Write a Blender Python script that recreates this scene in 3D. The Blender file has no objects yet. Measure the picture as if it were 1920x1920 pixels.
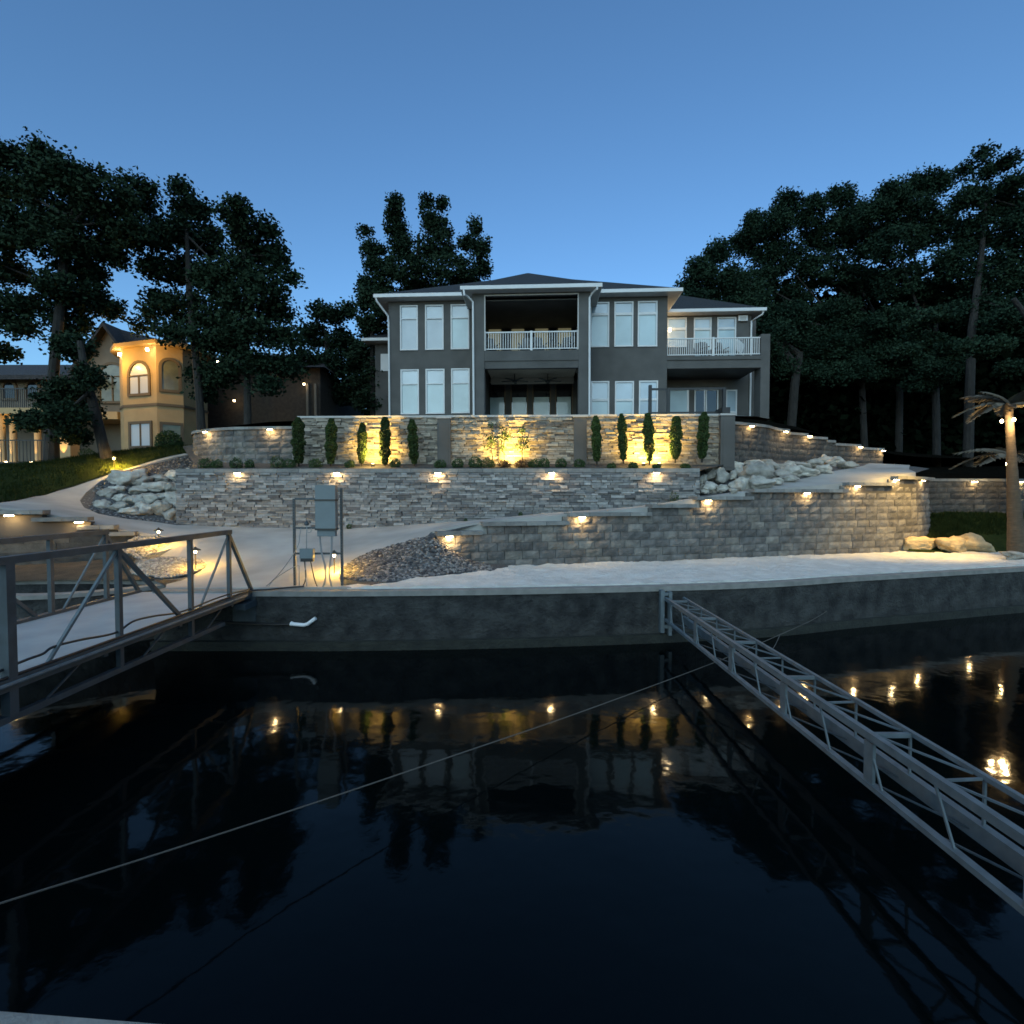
import bpy, bmesh, math, random
import numpy as np
from mathutils import Vector, Matrix, noise as mnoise
from mathutils.geometry import delaunay_2d_cdt
random.seed(7); rng = np.random.default_rng(7)
S = bpy.context.scene
COL = S.collection
R = math.radians
# ------------------------------------------------------------ camera
F, CX, CY, EYE = 961.0, 960.0, 960.0, 1.7
PITCH = math.atan(30 / F)
cam_d = bpy.data.cameras.new("camera")
cam = bpy.data.objects.new("camera", cam_d); COL.objects.link(cam)
cam.location = (0, 0, EYE); cam.rotation_euler = (math.pi / 2 - PITCH, 0, 0)
cam_d.sensor_fit = 'HORIZONTAL'; cam_d.sensor_width = 36; cam_d.lens = F / 1920 * 36
cam_d.clip_start = 0.05; cam_d.clip_end = 6000
S.camera = cam
# ------------------------------------------------------------ world, dusk light
SUN_EL, SUN_AZ = R(16), R(195)
w = bpy.data.worlds.new("World"); S.world = w; w.use_nodes = True
nt = w.node_tree; nt.nodes.clear()
wo = nt.nodes.new('ShaderNodeOutputWorld'); bg = nt.nodes.new('ShaderNodeBackground')
sky = nt.nodes.new('ShaderNodeTexSky'); sky.sky_type = 'NISHITA'; sky.sun_disc = False
sky.sun_elevation = SUN_EL; sky.sun_rotation = SUN_AZ; sky.air_density = 1.0; sky.dust_density = 0.3; sky.ozone_density = 2.2
tint = nt.nodes.new('ShaderNodeMix'); tint.data_type = 'RGBA'; tint.blend_type = 'MULTIPLY'
tint.inputs[0].default_value = 1.0; tint.inputs[7].default_value = (0.555, 0.785, 0.95, 1)
nt.links.new(sky.outputs[0], tint.inputs[6]); nt.links.new(tint.outputs[2], bg.inputs[0])
bg.inputs[1].default_value = 0.085
nt.links.new(bg.outputs[0], wo.inputs[0])
sd = bpy.data.lights.new("dusk_glow", 'SUN'); sun = bpy.data.objects.new("dusk_glow", sd); COL.objects.link(sun)
sd.energy = 0.62; sd.angle = R(70); sd.color = (0.74, 0.97, 0.98)
sun.rotation_euler = (R(90 - 38), 0, R(-15))
S.view_settings.view_transform = 'Standard'; S.view_settings.look = 'None'
S.view_settings.exposure = 1.3; S.view_settings.gamma = 1.0
cy = S.cycles
cy.use_denoising = True
try: cy.denoiser = 'OPENIMAGEDENOISE'
except Exception: pass
cy.use_light_tree = True; cy.max_bounces = 6; cy.diffuse_bounces = 3; cy.glossy_bounces = 3
cy.transmission_bounces = 3; cy.caustics_reflective = False; cy.caustics_refractive = False
cy.sample_clamp_indirect = 4.0; cy.filter_width = 1.6

# ------------------------------------------------------------ pixel helpers (photo is 1920 px square)
CAMROT = Matrix.Rotation(math.pi / 2 - PITCH, 3, 'X')
def ray(px, py):
    return (CAMROT @ Vector(((px - CX) / F, -(py - CY) / F, -1.0))).normalized()
def at(px, py, D):
    r = ray(px, py); k = D / r.y
    return Vector((r.x * k, D, EYE + r.z * k))

# ------------------------------------------------------------ thin plate heightfields
def tps(pts, smooth=0.0):
    P = np.array(pts, float); xy = P[:, :2]; z = P[:, 2]; n = len(P)
    d = np.linalg.norm(xy[:, None] - xy[None], axis=2)
    K = np.where(d > 0, d * d * np.log(np.maximum(d, 1e-9)), 0) + smooth * np.eye(n)
    Q = np.hstack([np.ones((n, 1)), xy])
    A = np.block([[K, Q], [Q.T, np.zeros((3, 3))]])
    wts = np.linalg.solve(A, np.concatenate([z, np.zeros(3)]))
    def f(x, y):
        dd = np.hypot(x - xy[:, 0], y - xy[:, 1])
        k = np.where(dd > 0, dd * dd * np.log(np.maximum(dd, 1e-9)), 0)
        return float(k @ wts[:n] + wts[n] + wts[n + 1] * x + wts[n + 2] * y)
    return f
def onto(px, py, h, lo=4.0, hi=40.0):
    r = ray(px, py); last = None; y = lo
    while y < hi:
        k = y / r.y; x = r.x * k; z = EYE + r.z * k; g = z - h(x, y)
        if g <= 0:
            if last is None: break
            y0, g0 = last; t = g0 / (g0 - g); y = y0 + (y - y0) * t; break
        last = (y, g); y += 0.1
    k = y / r.y
    return Vector((r.x * k, y, h(r.x * k, y)))

# ------------------------------------------------------------ mesh builder
class MB:
    def __init__(s): s.v = []; s.f = []; s.c = []
    def quad(s, a, b, c, d, col=None):
        n = len(s.v); s.v += [tuple(a), tuple(b), tuple(c), tuple(d)]; s.f.append((n, n+1, n+2, n+3)); s.c.append(col)
    def poly(s, pts, col=None):
        n = len(s.v); s.v += [tuple(p) for p in pts]; s.f.append(tuple(range(n, n + len(pts)))); s.c.append(col)
    def box(s, x0, x1, y0, y1, z0, z1, col=None):
        n = len(s.v)
        s.v += [(x0,y0,z0),(x1,y0,z0),(x1,y1,z0),(x0,y1,z0),(x0,y0,z1),(x1,y0,z1),(x1,y1,z1),(x0,y1,z1)]
        for q in ((0,3,2,1),(4,5,6,7),(0,1,5,4),(1,2,6,5),(2,3,7,6),(3,0,4,7)):
            s.f.append(tuple(n + i for i in q)); s.c.append(col)
        return s
    def bar(s, a, b, wx, wz=None, up=(0, 0, 1), col=None):
        a = Vector(a); b = Vector(b); d = (b - a).normalized(); u = Vector(up)
        if abs(d.dot(u)) > .98: u = Vector((0, 1, 0))
        r = d.cross(u).normalized(); u = r.cross(d); wz = wz or wx
        n = len(s.v); r = r * wx / 2; u = u * wz / 2
        for p in (a, b):
            s.v += [tuple(p - r - u), tuple(p + r - u), tuple(p + r + u), tuple(p - r + u)]
        for q in ((0,3,2,1),(4,5,6,7),(0,1,5,4),(1,2,6,5),(2,3,7,6),(3,0,4,7)):
            s.f.append(tuple(n + i for i in q)); s.c.append(col)
        return s
    def tube(s, pts, rad, k=8, cap=True, col=None):
        pts = [Vector(p) for p in pts]; m = len(pts)
        rr = rad if isinstance(rad, (list, tuple)) else [rad] * m
        n0 = len(s.v); prev = None
        for i, p in enumerate(pts):
            d = (pts[min(i+1, m-1)] - pts[max(i-1, 0)]).normalized()
            if prev is None:
                u = Vector((0, 0, 1)) if abs(d.z) < .9 else Vector((1, 0, 0))
                a = d.cross(u).normalized()
            else:
                a = (prev - d * prev.dot(d)).normalized()
            prev = a; b = d.cross(a)
            for j in range(k):
                t = 2 * math.pi * j / k
                s.v.append(tuple(p + (a * math.cos(t) + b * math.sin(t)) * rr[i]))
        for i in range(m - 1):
            for j in range(k):
                a0 = n0 + i*k + j; a1 = n0 + i*k + (j+1) % k
                s.f.append((a0, a1, a1 + k, a0 + k)); s.c.append(col)
        if cap:
            s.f.append(tuple(n0 + j for j in reversed(range(k)))); s.c.append(col)
            s.f.append(tuple(n0 + (m-1)*k + j for j in range(k))); s.c.append(col)
        return s
    def lathe(s, prof, c=(0, 0, 0), k=16, col=None):
        n0 = len(s.v)
        for (r, z) in prof:
            for j in range(k):
                t = 2*math.pi*j/k; s.v.append((c[0] + r*math.cos(t), c[1] + r*math.sin(t), c[2] + z))
        for i in range(len(prof) - 1):
            for j in range(k):
                a0 = n0+i*k+j; a1 = n0+i*k+(j+1) % k
                s.f.append((a0, a1, a1+k, a0+k)); s.c.append(col)
        s.f.append(tuple(n0 + j for j in reversed(range(k)))); s.c.append(col)
        s.f.append(tuple(n0 + (len(prof)-1)*k + j for j in range(k))); s.c.append(col)
        return s
    def build(s, name, mat, parent=None, smooth=False, origin=None):
        me = bpy.data.meshes.new(name)
        vs = s.v if origin is None else [(a-origin[0], b-origin[1], c-origin[2]) for a, b, c in s.v]
        me.from_pydata(vs, [], s.f)
        if any(c is not None for c in s.c):
            at_ = me.color_attributes.new("Col", 'FLOAT_COLOR', 'CORNER')
            buf = []
            for f, c in zip(s.f, s.c):
                c = c if c is not None else (.5, .5, .5)
                buf += [c[0], c[1], c[2], 1.0] * len(f)
            at_.data.foreach_set("color", buf)
        if smooth: me.polygons.foreach_set("use_smooth", [True] * len(me.polygons))
        me.update()
        if mat: me.materials.append(mat)
        o = bpy.data.objects.new(name, me); COL.objects.link(o)
        if origin is not None: o.location = origin
        if parent: o.parent = parent
        return o
def tag(o, label=None, cat=None, group=None, kind=None):
    if label: o['label'] = label
    if cat: o['category'] = cat
    if group: o['group'] = group
    if kind: o['kind'] = kind
    return o
def empty(name, loc=(0, 0, 0), rz=0.0, label=None, cat=None, group=None, parent=None):
    o = bpy.data.objects.new(name, None); COL.objects.link(o); o.location = loc; o.rotation_euler = (0, 0, rz)
    o.empty_display_size = .2
    if parent: o.parent = parent
    return tag(o, label, cat, group)
def copy_tree(o, parent=None):
    c = o.copy(); COL.objects.link(c); c.parent = parent
    for ch in o.children: copy_tree(ch, c)
    return c
ORD = ['leftmost', 'second from left', 'third from left', 'fourth from left', 'fifth from left',
       'sixth from left', 'seventh from left', 'eighth from left', 'ninth from left', 'tenth from left',
       'eleventh from left', 'twelfth from left', 'thirteenth from left', 'fourteenth from left', 'fifteenth from left']

# ------------------------------------------------------------ materials
def vary(m, lo=.6, hi=1.25):
    t = m.node_tree; b = t.nodes['Principled BSDF']; l = b.inputs['Base Color'].links[0].from_socket
    oi = t.nodes.new('ShaderNodeObjectInfo'); mr = t.nodes.new('ShaderNodeMapRange'); mr.inputs[3].default_value = lo; mr.inputs[4].default_value = hi
    vm = t.nodes.new('ShaderNodeVectorMath'); vm.operation = 'SCALE'
    t.links.new(oi.outputs['Random'], mr.inputs[0]); t.links.new(l, vm.inputs[0]); t.links.new(mr.outputs[0], vm.inputs['Scale']); t.links.new(vm.outputs[0], b.inputs['Base Color'])
def mat(name, col, rough=.8, metal=0.0, nscale=None, namt=.25, col2=None, bump=None, bscale=None, bdist=.01, attr=False,
        spec=.5, emit=None, estr=0, coat=0.0, detail=6, stretch=None):
    m = bpy.data.materials.new(name); m.use_nodes = True; t = m.node_tree; b = t.nodes['Principled BSDF']
    b.inputs['Roughness'].default_value = rough; b.inputs['Metallic'].default_value = metal
    b.inputs['Specular IOR Level'].default_value = spec; b.inputs['Coat Weight'].default_value = coat
    b.inputs['Base Color'].default_value = (*col, 1)
    tc = t.nodes.new('ShaderNodeTexCoord'); src = tc.outputs['Object']
    if stretch:
        mp = t.nodes.new('ShaderNodeMapping'); mp.inputs['Scale'].default_value = stretch
        t.links.new(src, mp.inputs[0]); src = mp.outputs[0]
    out = None
    if nscale:
        n = t.nodes.new('ShaderNodeTexNoise'); n.inputs['Scale'].default_value = nscale; n.inputs['Detail'].default_value = detail
        t.links.new(src, n.inputs['Vector'])
        r = t.nodes.new('ShaderNodeValToRGB'); r.color_ramp.elements[0].position = .3; r.color_ramp.elements[1].position = .7
        c2 = col2 or tuple(min(1, c * (1 + namt)) for c in col); c1 = col if col2 else tuple(c * (1 - namt) for c in col)
        r.color_ramp.elements[0].color = (*c1, 1); r.color_ramp.elements[1].color = (*c2, 1)
        t.links.new(n.outputs[0], r.inputs[0]); out = r.outputs[0]
    if attr:
        a = t.nodes.new('ShaderNodeAttribute'); a.attribute_name = 'Col'
        if out:
            mx = t.nodes.new('ShaderNodeMix'); mx.data_type = 'RGBA'; mx.blend_type = 'MULTIPLY'; mx.inputs[0].default_value = 1
            t.links.new(out, mx.inputs[6]); t.links.new(a.outputs['Color'], mx.inputs[7]); out = mx.outputs[2]
        else: out = a.outputs['Color']
    if out: t.links.new(out, b.inputs['Base Color'])
    if bump:
        n = t.nodes.new('ShaderNodeTexNoise'); n.inputs['Scale'].default_value = bscale or 20; n.inputs['Detail'].default_value = 8
        n.inputs['Roughness'].default_value = .65
        t.links.new(src, n.inputs['Vector'])
        bp = t.nodes.new('ShaderNodeBump'); bp.inputs['Strength'].default_value = bump; bp.inputs['Distance'].default_value = bdist
        t.links.new(n.outputs[0], bp.inputs['Height']); t.links.new(bp.outputs[0], b.inputs['Normal'])
    if emit:
        b.inputs['Emission Color'].default_value = (*emit, 1); b.inputs['Emission Strength'].default_value = estr
    return m
WARM = (1.0, .60, .22)
M = dict(
    stucco=mat('grey_stucco', (.088, .085, .081), .95, nscale=1.3, namt=.18, bump=.6, bscale=60, bdist=.01),
    white=mat('white_trim', (.60, .60, .60), .55, nscale=3, namt=.05),
    soffit=mat('soffit', (.42, .40, .38), .8, nscale=4, namt=.08),
    pane=mat('white_blind_glass', (.34, .44, .47), .35, nscale=.9, namt=.16, coat=.7),  # colour noise of the blind panes imitates uneven reflections
    pane_top=mat('sky_tinted_glass', (.31, .38, .43), .12, nscale=.8, namt=.2, coat=1.0),  # darker, bluer base colour paints a sky reflection on the upper sash
    pane_b=mat('grey_blind_glass', (.31, .36, .40), .35, nscale=.9, namt=.14, coat=.7),
    dark_glass=mat('dark_glass', (.02, .022, .025), .05, spec=.8),
    lit_pane=mat('lamplit_blind', (.28, .27, .19), .6, emit=(.8, .74, .42), estr=.055, nscale=2),
    roof=mat('asphalt_shingles', (.022, .024, .028), .95, nscale=14, namt=.4, bump=.8, bscale=30, bdist=.03),
    black=mat('black_metal', (.012, .013, .015), .5, metal=.0),
    steel=mat('galvanised_steel', (.095, .12, .135), .65, metal=.1, nscale=9, namt=.22, bump=.15, bscale=40, bdist=.003),
    steel2=mat('weathered_steel', (.042, .056, .066), .6, metal=.1, nscale=7, namt=.25, bump=.2, bscale=50, bdist=.003),
    panel=mat('grey_painted_cabinet', (.115, .145, .16), .5, nscale=5, namt=.08),
    cable=mat('black_cable', (.012, .012, .013), .45),
    conduit=mat('grey_conduit', (.20, .21, .22), .5),
    pvc=mat('white_plastic', (.75, .76, .78), .35),
    concrete=mat('concrete', (.30, .295, .28), .9, nscale=1.1, namt=.2, bump=.35, bscale=35, bdist=.006),
    slab=mat('gangway_slab', (.31, .32, .33), .85, nscale=2.2, namt=.12, bump=.3, bscale=30, bdist=.005),
    seawall=mat('stained_concrete', (.008, .009, .010), .9, nscale=3.5, col2=(.06, .062, .06), bump=1.0, bscale=14, bdist=.12, detail=15),
    algae=mat('algae_stained_concrete', (.008, .010, .008), .8, nscale=5, col2=(.024, .027, .021), bump=1, bscale=20, bdist=.05),
    blocks=mat('retaining_block', (.8, .8, .8), .95, nscale=5, namt=.42, attr=True, bump=.9, bscale=18, bdist=.03),
    ledge=mat('ledge_stone', (.8, .8, .8), .92, nscale=9, namt=.22, attr=True, bump=.8, bscale=26, bdist=.02),
    mortar=mat('mortar', (.05, .05, .05), .95),
    cap=mat('cap_stone', (.19, .185, .175), .9, nscale=5, namt=.2, bump=.7, bscale=20, bdist=.02),
    sand=mat('pale_sand', (.62, .61, .58), .95, nscale=2.5, namt=.12, bump=1.0, bscale=9, bdist=.10),
    rock=mat('pale_boulder', (.33, .315, .28), .92, nscale=3.5, namt=.4, bump=.9, bscale=8, bdist=.06),
    tanrock=mat('tan_sandstone', (.42, .32, .18), .92, nscale=4, namt=.22, bump=.9, bscale=9, bdist=.06, stretch=(1, 1, 2.5)),
    gravel=mat('dark_gravel_bed', (.07, .07, .072), .95, nscale=30, namt=.4, bump=1, bscale=30, bdist=.03),
    pebble=mat('pebbles', (.8, .8, .8), .9, attr=True, nscale=20, namt=.2),
    dirt=mat('wet_dirt', (.05, .036, .022), 1, nscale=3, namt=.5, bump=1, bscale=12, bdist=.08),
    mulch=mat('mulch', (.06, .055, .05), 1, nscale=12, namt=.4, bump=1, bscale=20, bdist=.05),
    lawn=mat('lawn', (.014, .024, .007), 1, spec=.05, nscale=3, col2=(.03, .042, .012), bump=1, bscale=60, bdist=.05),
    soil=mat('forest_floor', (.007, .0065, .005), 1, spec=0.0, nscale=2, namt=.4, bump=1, bscale=6, bdist=.1),
    bark=mat('bark', (.022, .02, .018), .95, nscale=9, namt=.4, bump=1, bscale=14, bdist=.05, stretch=(1, 1, .25)),
    barkdark=mat('dark_bark', (.022, .020, .018), .95, nscale=9, namt=.4, bump=1, bscale=14, bdist=.05, stretch=(1, 1, .25)),
    leaf=mat('oak_leaf', (.009, .021, .012), .9, nscale=.7, col2=(.026, .046, .026), spec=.08),
    leafblue=mat('wood_leaf', (.008, .020, .013), .9, nscale=.6, col2=(.026, .050, .030), spec=.08),
    leafdeep=mat('shaded_wood_leaf', (.003, .005, .003), 1, nscale=.6, col2=(.005, .009, .005), spec=0),  # wood leaf with the deep shade put into its near-black colour
    cypress=mat('cypress_leaf', (.026, .048, .015), .9, nscale=3, col2=(.045, .075, .022), spec=.2),
    shrub=mat('shrub_leaf', (.03, .055, .022), .85, nscale=5, col2=(.05, .085, .03), spec=.2),
    redshrub=mat('red_shrub_leaf', (.07, .035, .02), .85, nscale=5, col2=(.10, .06, .03), spec=.2),
    palm_trunk=mat('palm_trunk', (.085, .062, .04), .9, nscale=6, namt=.25, bump=1, bscale=10, bdist=.04, stretch=(1, 1, 4)),
    frond=mat('palm_frond', (.12, .10, .07), .85, nscale=4, namt=.25),
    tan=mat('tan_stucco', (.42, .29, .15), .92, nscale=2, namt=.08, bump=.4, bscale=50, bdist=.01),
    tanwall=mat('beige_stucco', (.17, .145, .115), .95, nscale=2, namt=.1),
    brown=mat('brown_brick', (.055, .042, .032), .95, nscale=6, namt=.25, bump=.6, bscale=20, bdist=.02),
    brownroof=mat('brown_roof', (.035, .032, .034), .95, nscale=9, namt=.3, bump=.7, bscale=25, bdist=.03),
    trim=mat('brown_trim', (.13, .095, .06), .8),
    water=None,
    rope=mat('grey_rope', (.10, .09, .08), .9, bump=1, bscale=120, bdist=.01),
    ceiling=mat('porch_ceiling', (.52, .44, .35), .85, nscale=5, namt=.15, stretch=(8, 1, 1)),
    chair=mat('grey_wicker', (.10, .10, .10), .8),
    cushion=mat('pale_cushion', (.45, .45, .43), .9),
    bulb=mat('lit_lens', (1, .9, .7), .4, emit=(1.0, .78, .42), estr=30),
    bulb_soft=mat('lit_lens_soft', (1, .9, .7), .4, emit=(1.0, .72, .36), estr=12),
    brass=mat('bronze_fitting', (.10, .075, .05), .5, metal=.6),
)
vary(M['rock'], .75, 1.2)
vary(M['cypress'], .7, 1.2)
# water: dark, near mirror, gentle ripples
m = bpy.data.materials.new('lake_water'); m.use_nodes = True; t = m.node_tree; b = t.nodes['Principled BSDF']
b.inputs['Base Color'].default_value = (.0009, .0022, .0026, 1); b.inputs['Roughness'].default_value = .055; b.inputs['IOR'].default_value = 1.2
tc = t.nodes.new('ShaderNodeTexCoord'); mp = t.nodes.new('ShaderNodeMapping'); mp.inputs['Scale'].default_value = (1.0, 1.0, 1)
n1 = t.nodes.new('ShaderNodeTexNoise'); n1.inputs['Scale'].default_value = 1.1; n1.inputs['Detail'].default_value = 3
n2 = t.nodes.new('ShaderNodeTexNoise'); n2.inputs['Scale'].default_value = 6; n2.inputs['Detail'].default_value = 3
ad = t.nodes.new('ShaderNodeMath'); ad.operation = 'MULTIPLY_ADD'; ad.inputs[1].default_value = .12
bp = t.nodes.new('ShaderNodeBump'); bp.inputs['Strength'].default_value = 1.0; bp.inputs['Distance'].default_value = .008
t.links.new(tc.outputs['Object'], mp.inputs[0]); t.links.new(mp.outputs[0], n1.inputs['Vector']); t.links.new(mp.outputs[0], n2.inputs['Vector'])
t.links.new(n2.outputs[0], ad.inputs[0]); t.links.new(n1.outputs[0], ad.inputs[2]); t.links.new(ad.outputs[0], bp.inputs['Height'])
t.links.new(bp.outputs[0], b.inputs['Normal']); M['water'] = m

# ------------------------------------------------------------ ground surfaces
def inside(p, poly):
    x, y = p; c = False; j = len(poly) - 1
    for i in range(len(poly)):
        xi, yi = poly[i]; xj, yj = poly[j]
        if (yi > y) != (yj > y) and x < (xj - xi) * (y - yi) / (yj - yi) + xi: c = not c
        j = i
    return c
def densify(poly, step):
    out = []
    for i in range(len(poly)):
        a = Vector(poly[i]); b_ = Vector(poly[(i+1) % len(poly)]); n = max(1, int((b_ - a).length / step))
        for k in range(n): out.append(tuple(a.lerp(b_, k / n)))
    return out
def sheet(name, poly, h, material, step=.5, off=0.0, jitter=None, skirt=0.0, smooth=True, parent=None):
    poly = densify([tuple(p[:2]) for p in poly], step)
    pts = [Vector(p) for p in poly]; n = len(pts)
    xs = [p[0] for p in poly]; ys = [p[1] for p in poly]
    x = min(xs) + step/2
    while x < max(xs):
        y = min(ys) + step/2
        while y < max(ys):
            q = (x + random.uniform(-.2, .2)*step, y + random.uniform(-.2, .2)*step)
            if inside(q, poly):
                pts.append(Vector(q))
            y += step
        x += step
    vs, es, fs, *_ = delaunay_2d_cdt(pts, [(i, (i+1) % n) for i in range(n)], [], 1, 1e-5)
    mb = MB()
    mb.v = [(p.x, p.y, h(p.x, p.y) + off + (jitter(p.x, p.y) if jitter else 0)) for p in vs]
    for f in fs:
        a, b_, c = (vs[i] for i in f)
        cr = (b_.x-a.x)*(c.y-a.y) - (b_.y-a.y)*(c.x-a.x)
        mb.f.append(tuple(f) if cr > 0 else tuple(reversed(f))); mb.c.append(None)
    if skirt:
        ed = {}
        for f in mb.f:
            for i in range(3):
                e = (f[i], f[(i+1) % 3]); ed[e] = 1
        for (a, b_) in list(ed):
            if (b_, a) not in ed:
                va = mb.v[a]; vb = mb.v[b_]
                mb.quad(va, (va[0], va[1], va[2]-skirt), (vb[0], vb[1], vb[2]-skirt), vb)
    return mb.build(name, material, parent, smooth=smooth)

def lerp_pts(pts, n):
    """catmull-rom through 2-d/3-d points"""
    P = [Vector(p) for p in pts]; out = []
    for i in range(len(P) - 1):
        p0 = P[max(i-1, 0)]; p1 = P[i]; p2 = P[i+1]; p3 = P[min(i+2, len(P)-1)]
        for k in range(n):
            t_ = k / n
            out.append(.5*((2*p1) + (-p0+p2)*t_ + (2*p0-5*p1+4*p2-p3)*t_*t_ + (-p0+3*p1-3*p2+p3)*t_**3))
    out.append(P[-1]); return out

WATER = -1.0
# plan lines (world X, Y)
SEA = [(-4.2, 8.95), (-2.8, 8.95), (0, 9.12), (2.75, 9.44), (5.0, 9.85), (7.0, 10.5), (9.6, 11.25), (11.84, 11.84+.05), (16, 12.9), (24, 14.6), (40, 17)]
BLK = [at(820, 1005, 11.55), at(905, 985, 11.9), at(1000, 985, 12.2), at(1100, 965, 12.6), at(1200, 960, 12.9), at(1300, 945, 13.25),
       at(1400, 930, 13.7), at(1500, 915, 14.15), at(1600, 905, 14.65), at(1680, 900, 15.1), at(1725, 895, 15.7), at(1750, 892, 16.6)]
LOWY = lambda x: 14.45 - .018 * (x + 2)          # lower stone wall face
UPY = lambda x: 16.45 - .035 * (x + 0)           # upper stone wall face
LX0, LX1 = at(331, 900, 14.6).x, at(1311, 900, 14.35).x
UX0, UX1 = at(556, 800, 16.6).x, at(1348, 800, 16.2).x
def ap(px, py, D): return tuple(at(px, py, D))
hAB = tps([(-4.2, 8.95, 0), (-2.8, 8.95, 0), (-6.2, 8.95, 0), (-1.4, 9.6, .05), (-6.4, 10.3, .06), (-2.2, 10.6, .25),
           ap(650, 992, 14.45), ap(450, 990, 14.5), ap(335, 982, 14.6), ap(820, 1008, 11.6), ap(905, 985, 11.9), ap(900, 977, 14.4),
           ap(1070, 968, 12.45), ap(1070, 960, 14.4), ap(1225, 952, 13.0), ap(1225, 946, 14.4), ap(1310, 937, 13.25), ap(1310, 932, 14.4),
           ap(1410, 926, 13.75), ap(1585, 909, 14.6), ap(1690, 893, 15.4), ap(1700, 876, 17.5), ap(1620, 877, 17.6), ap(1500, 900, 15.6),
           ap(1375, 866, 17.2), ap(1500, 868, 18.4), ap(1655, 872, 20.3), (16, 22, 2.9), (-9.0, 12.7, .72), (-10.5, 12.1, 1.1), (-11.5, 11.7, 1.33),
           ap(0, 945, 12.7), ap(150, 938, 15.4), ap(240, 880, 17.6), ap(345, 853, 19.4), ap(60, 932, 14.5), ap(165, 905, 16.4),
           ap(0, 872, 22), ap(290, 848, 23.5), ap(120, 870, 22), (-26, 20, 2.9), (-26, 30, 3.4), (-13, 30, 3.8), (-17, 13, 1.5), (-7.3, 12.2, .55), (-8.6, 10.9, .22)])
WALLTOP = 4.30
hT = tps([(UX0, UPY(UX0)+.3, 4.18), (0, 16.8, 4.18), (UX1, 16.6, 4.18), (7.7, 17.2, 4.1), (13.2, 19.8, 3.65), (15, 21, 3.5), (24, 26, 3.6), (30, 45, 5),
          (-10.4, 17.6, 4.0), (-12.0, 19.3, 3.8), (-13, 24, 3.9), (-13, 40, 4.6), (-5, 23, 4.75), (3, 22, 4.75), (11, 21.5, 4.85), (12.5, 24, 4.8), (0, 50, 5.5), (-13, 70, 6), (50, 70, 7), (50, 30, 3.6)])
BEDZ = lambda x, y: 2.36 + .18 * (y - LOWY(x))

# lake and far land
mb = MB(); mb.quad((-2500, -2500, WATER), (2500, -2500, WATER), (2500, 30, WATER), (-2500, 30, WATER))
tag(mb.build('lake_water', M['water']), kind='structure')
mb = MB(); mb.box(-2500, 2500, -60, 20, -4.0, -3.6)
tag(mb.build('lake_bed', M['soil']), kind='structure')
hfar = lambda x, y: 4.0 + .02*(y-40) if y > 40 else 4.0
mb = MB(); mb.poly([(-2500, 69, 5.6), (2500, 69, 5.6), (2500, 2500, 5.6), (-2500, 2500, 5.6)])
tag(mb.build('ground', M['soil']), kind='structure')
# left side wall line and polygons
LWALL = [(-17, 10.6), (-14, 11.0), (-11.5, 11.6), (-10.3, 12.05), (-9.2, 12.5)]
polyAB = [(-4.2, 9.15), (-3.1, 9.15), (-3.05, 9.7), (-2.95, 10.3), (-2.5, 11.1), (BLK[0].x+.1, BLK[0].y+.3)] + [(p.x, p.y + .2) for p in BLK[1:-1]] + \
         [(BLK[-1].x+.2, 17.0), (BLK[-1].x+1, 20), (17, 23), (12.8, 20.5), (9.5, 18.7), (UX1+.4, 16.45), (LX1, 14.9), (LX1-.2, 14.75), (LX0+.1, 14.85), (LX0-.1, 17.0),
          (-10.0, 18.6), (-12.0, 19.7), (-12.2, 26), (-12.2, 70), (-60, 70), (-60, 11), (-17, 11)] + [(x, y + .25) for x, y in LWALL[1:]] + [(-8.7, 12.3), (-8.2, 11.0), (-6.4, 9.5), (-6.2, 9.15)]
gAB = sheet('hillside_ground', polyAB, hAB, M['gravel'], step=.8)
tag(gAB, kind='structure')
hbed = lambda x, y: BEDZ(x, y)
polyBed = [(LX0+.0, LOWY(LX0)+.2), (LX1, LOWY(LX1)+.2), (UX1+.3, UPY(UX1)-.0), (UX0, UPY(UX0)+.1), (-10.3, 17.9), (-12.0, 19.5), (-12.3, 19.2), (-9.9, 16.2)]
tag(sheet('planting_bed', polyBed, lambda x, y: BEDZ(x, min(y, 17)) + max(0, y-17)*.35, M['mulch'], step=.35, jitter=lambda x, y: .03*mnoise.noise((x*3, y*3, 0))), kind='structure')
polyT = [(-12.0, 19.4), (-10.6, 17.5), (-8, 16.95), (UX0, UPY(UX0)+.25), (UX1+.5, UPY(UX1)+.3), (9.2, 18.2), (13.2, 20.0), (16, 21.5), (26, 27), (80, 40), (80, 70), (-12.2, 70)]
tag(sheet('terrace_ground', polyT, hT, M['soil'], step=1.6), kind='structure')
tag(sheet('patio', [(-6.6, 17.1), (6.0, 16.75), (7.0, 20.0), (11.2, 22.0), (11.5, 24.5), (-7.5, 25.5), (-7.0, 20)], hT, M['concrete'], step=1.0, off=.06), kind='structure')  # slab added to bounce light up under the porch ceilings
# ---- right hand low ground : lawn behind the sand
hR = tps([(12.0, 15.0, .05), (15, 15.3, .1), (18, 15.5, .12), (24, 17, .2), (12.9, 16.4, .45), (14.2, 17.0, .95), (18, 17.2, .9), (24, 19, 1.0), (13.2, 15.6, .2)])
tag(sheet('lawn_patch', [(11.6, 15.0), (13, 14.75), (15.5, 15.0), (20, 15.6), (40, 18), (40, 22), (20, 17.6), (14.0, 17.3), (BLK[-1].x-.1, BLK[-1].y+.1)], hR, M['lawn'], step=.25,
    off=.03, jitter=lambda x, y: .05*mnoise.noise((x*5, y*5, 3))), kind='structure')
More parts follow.
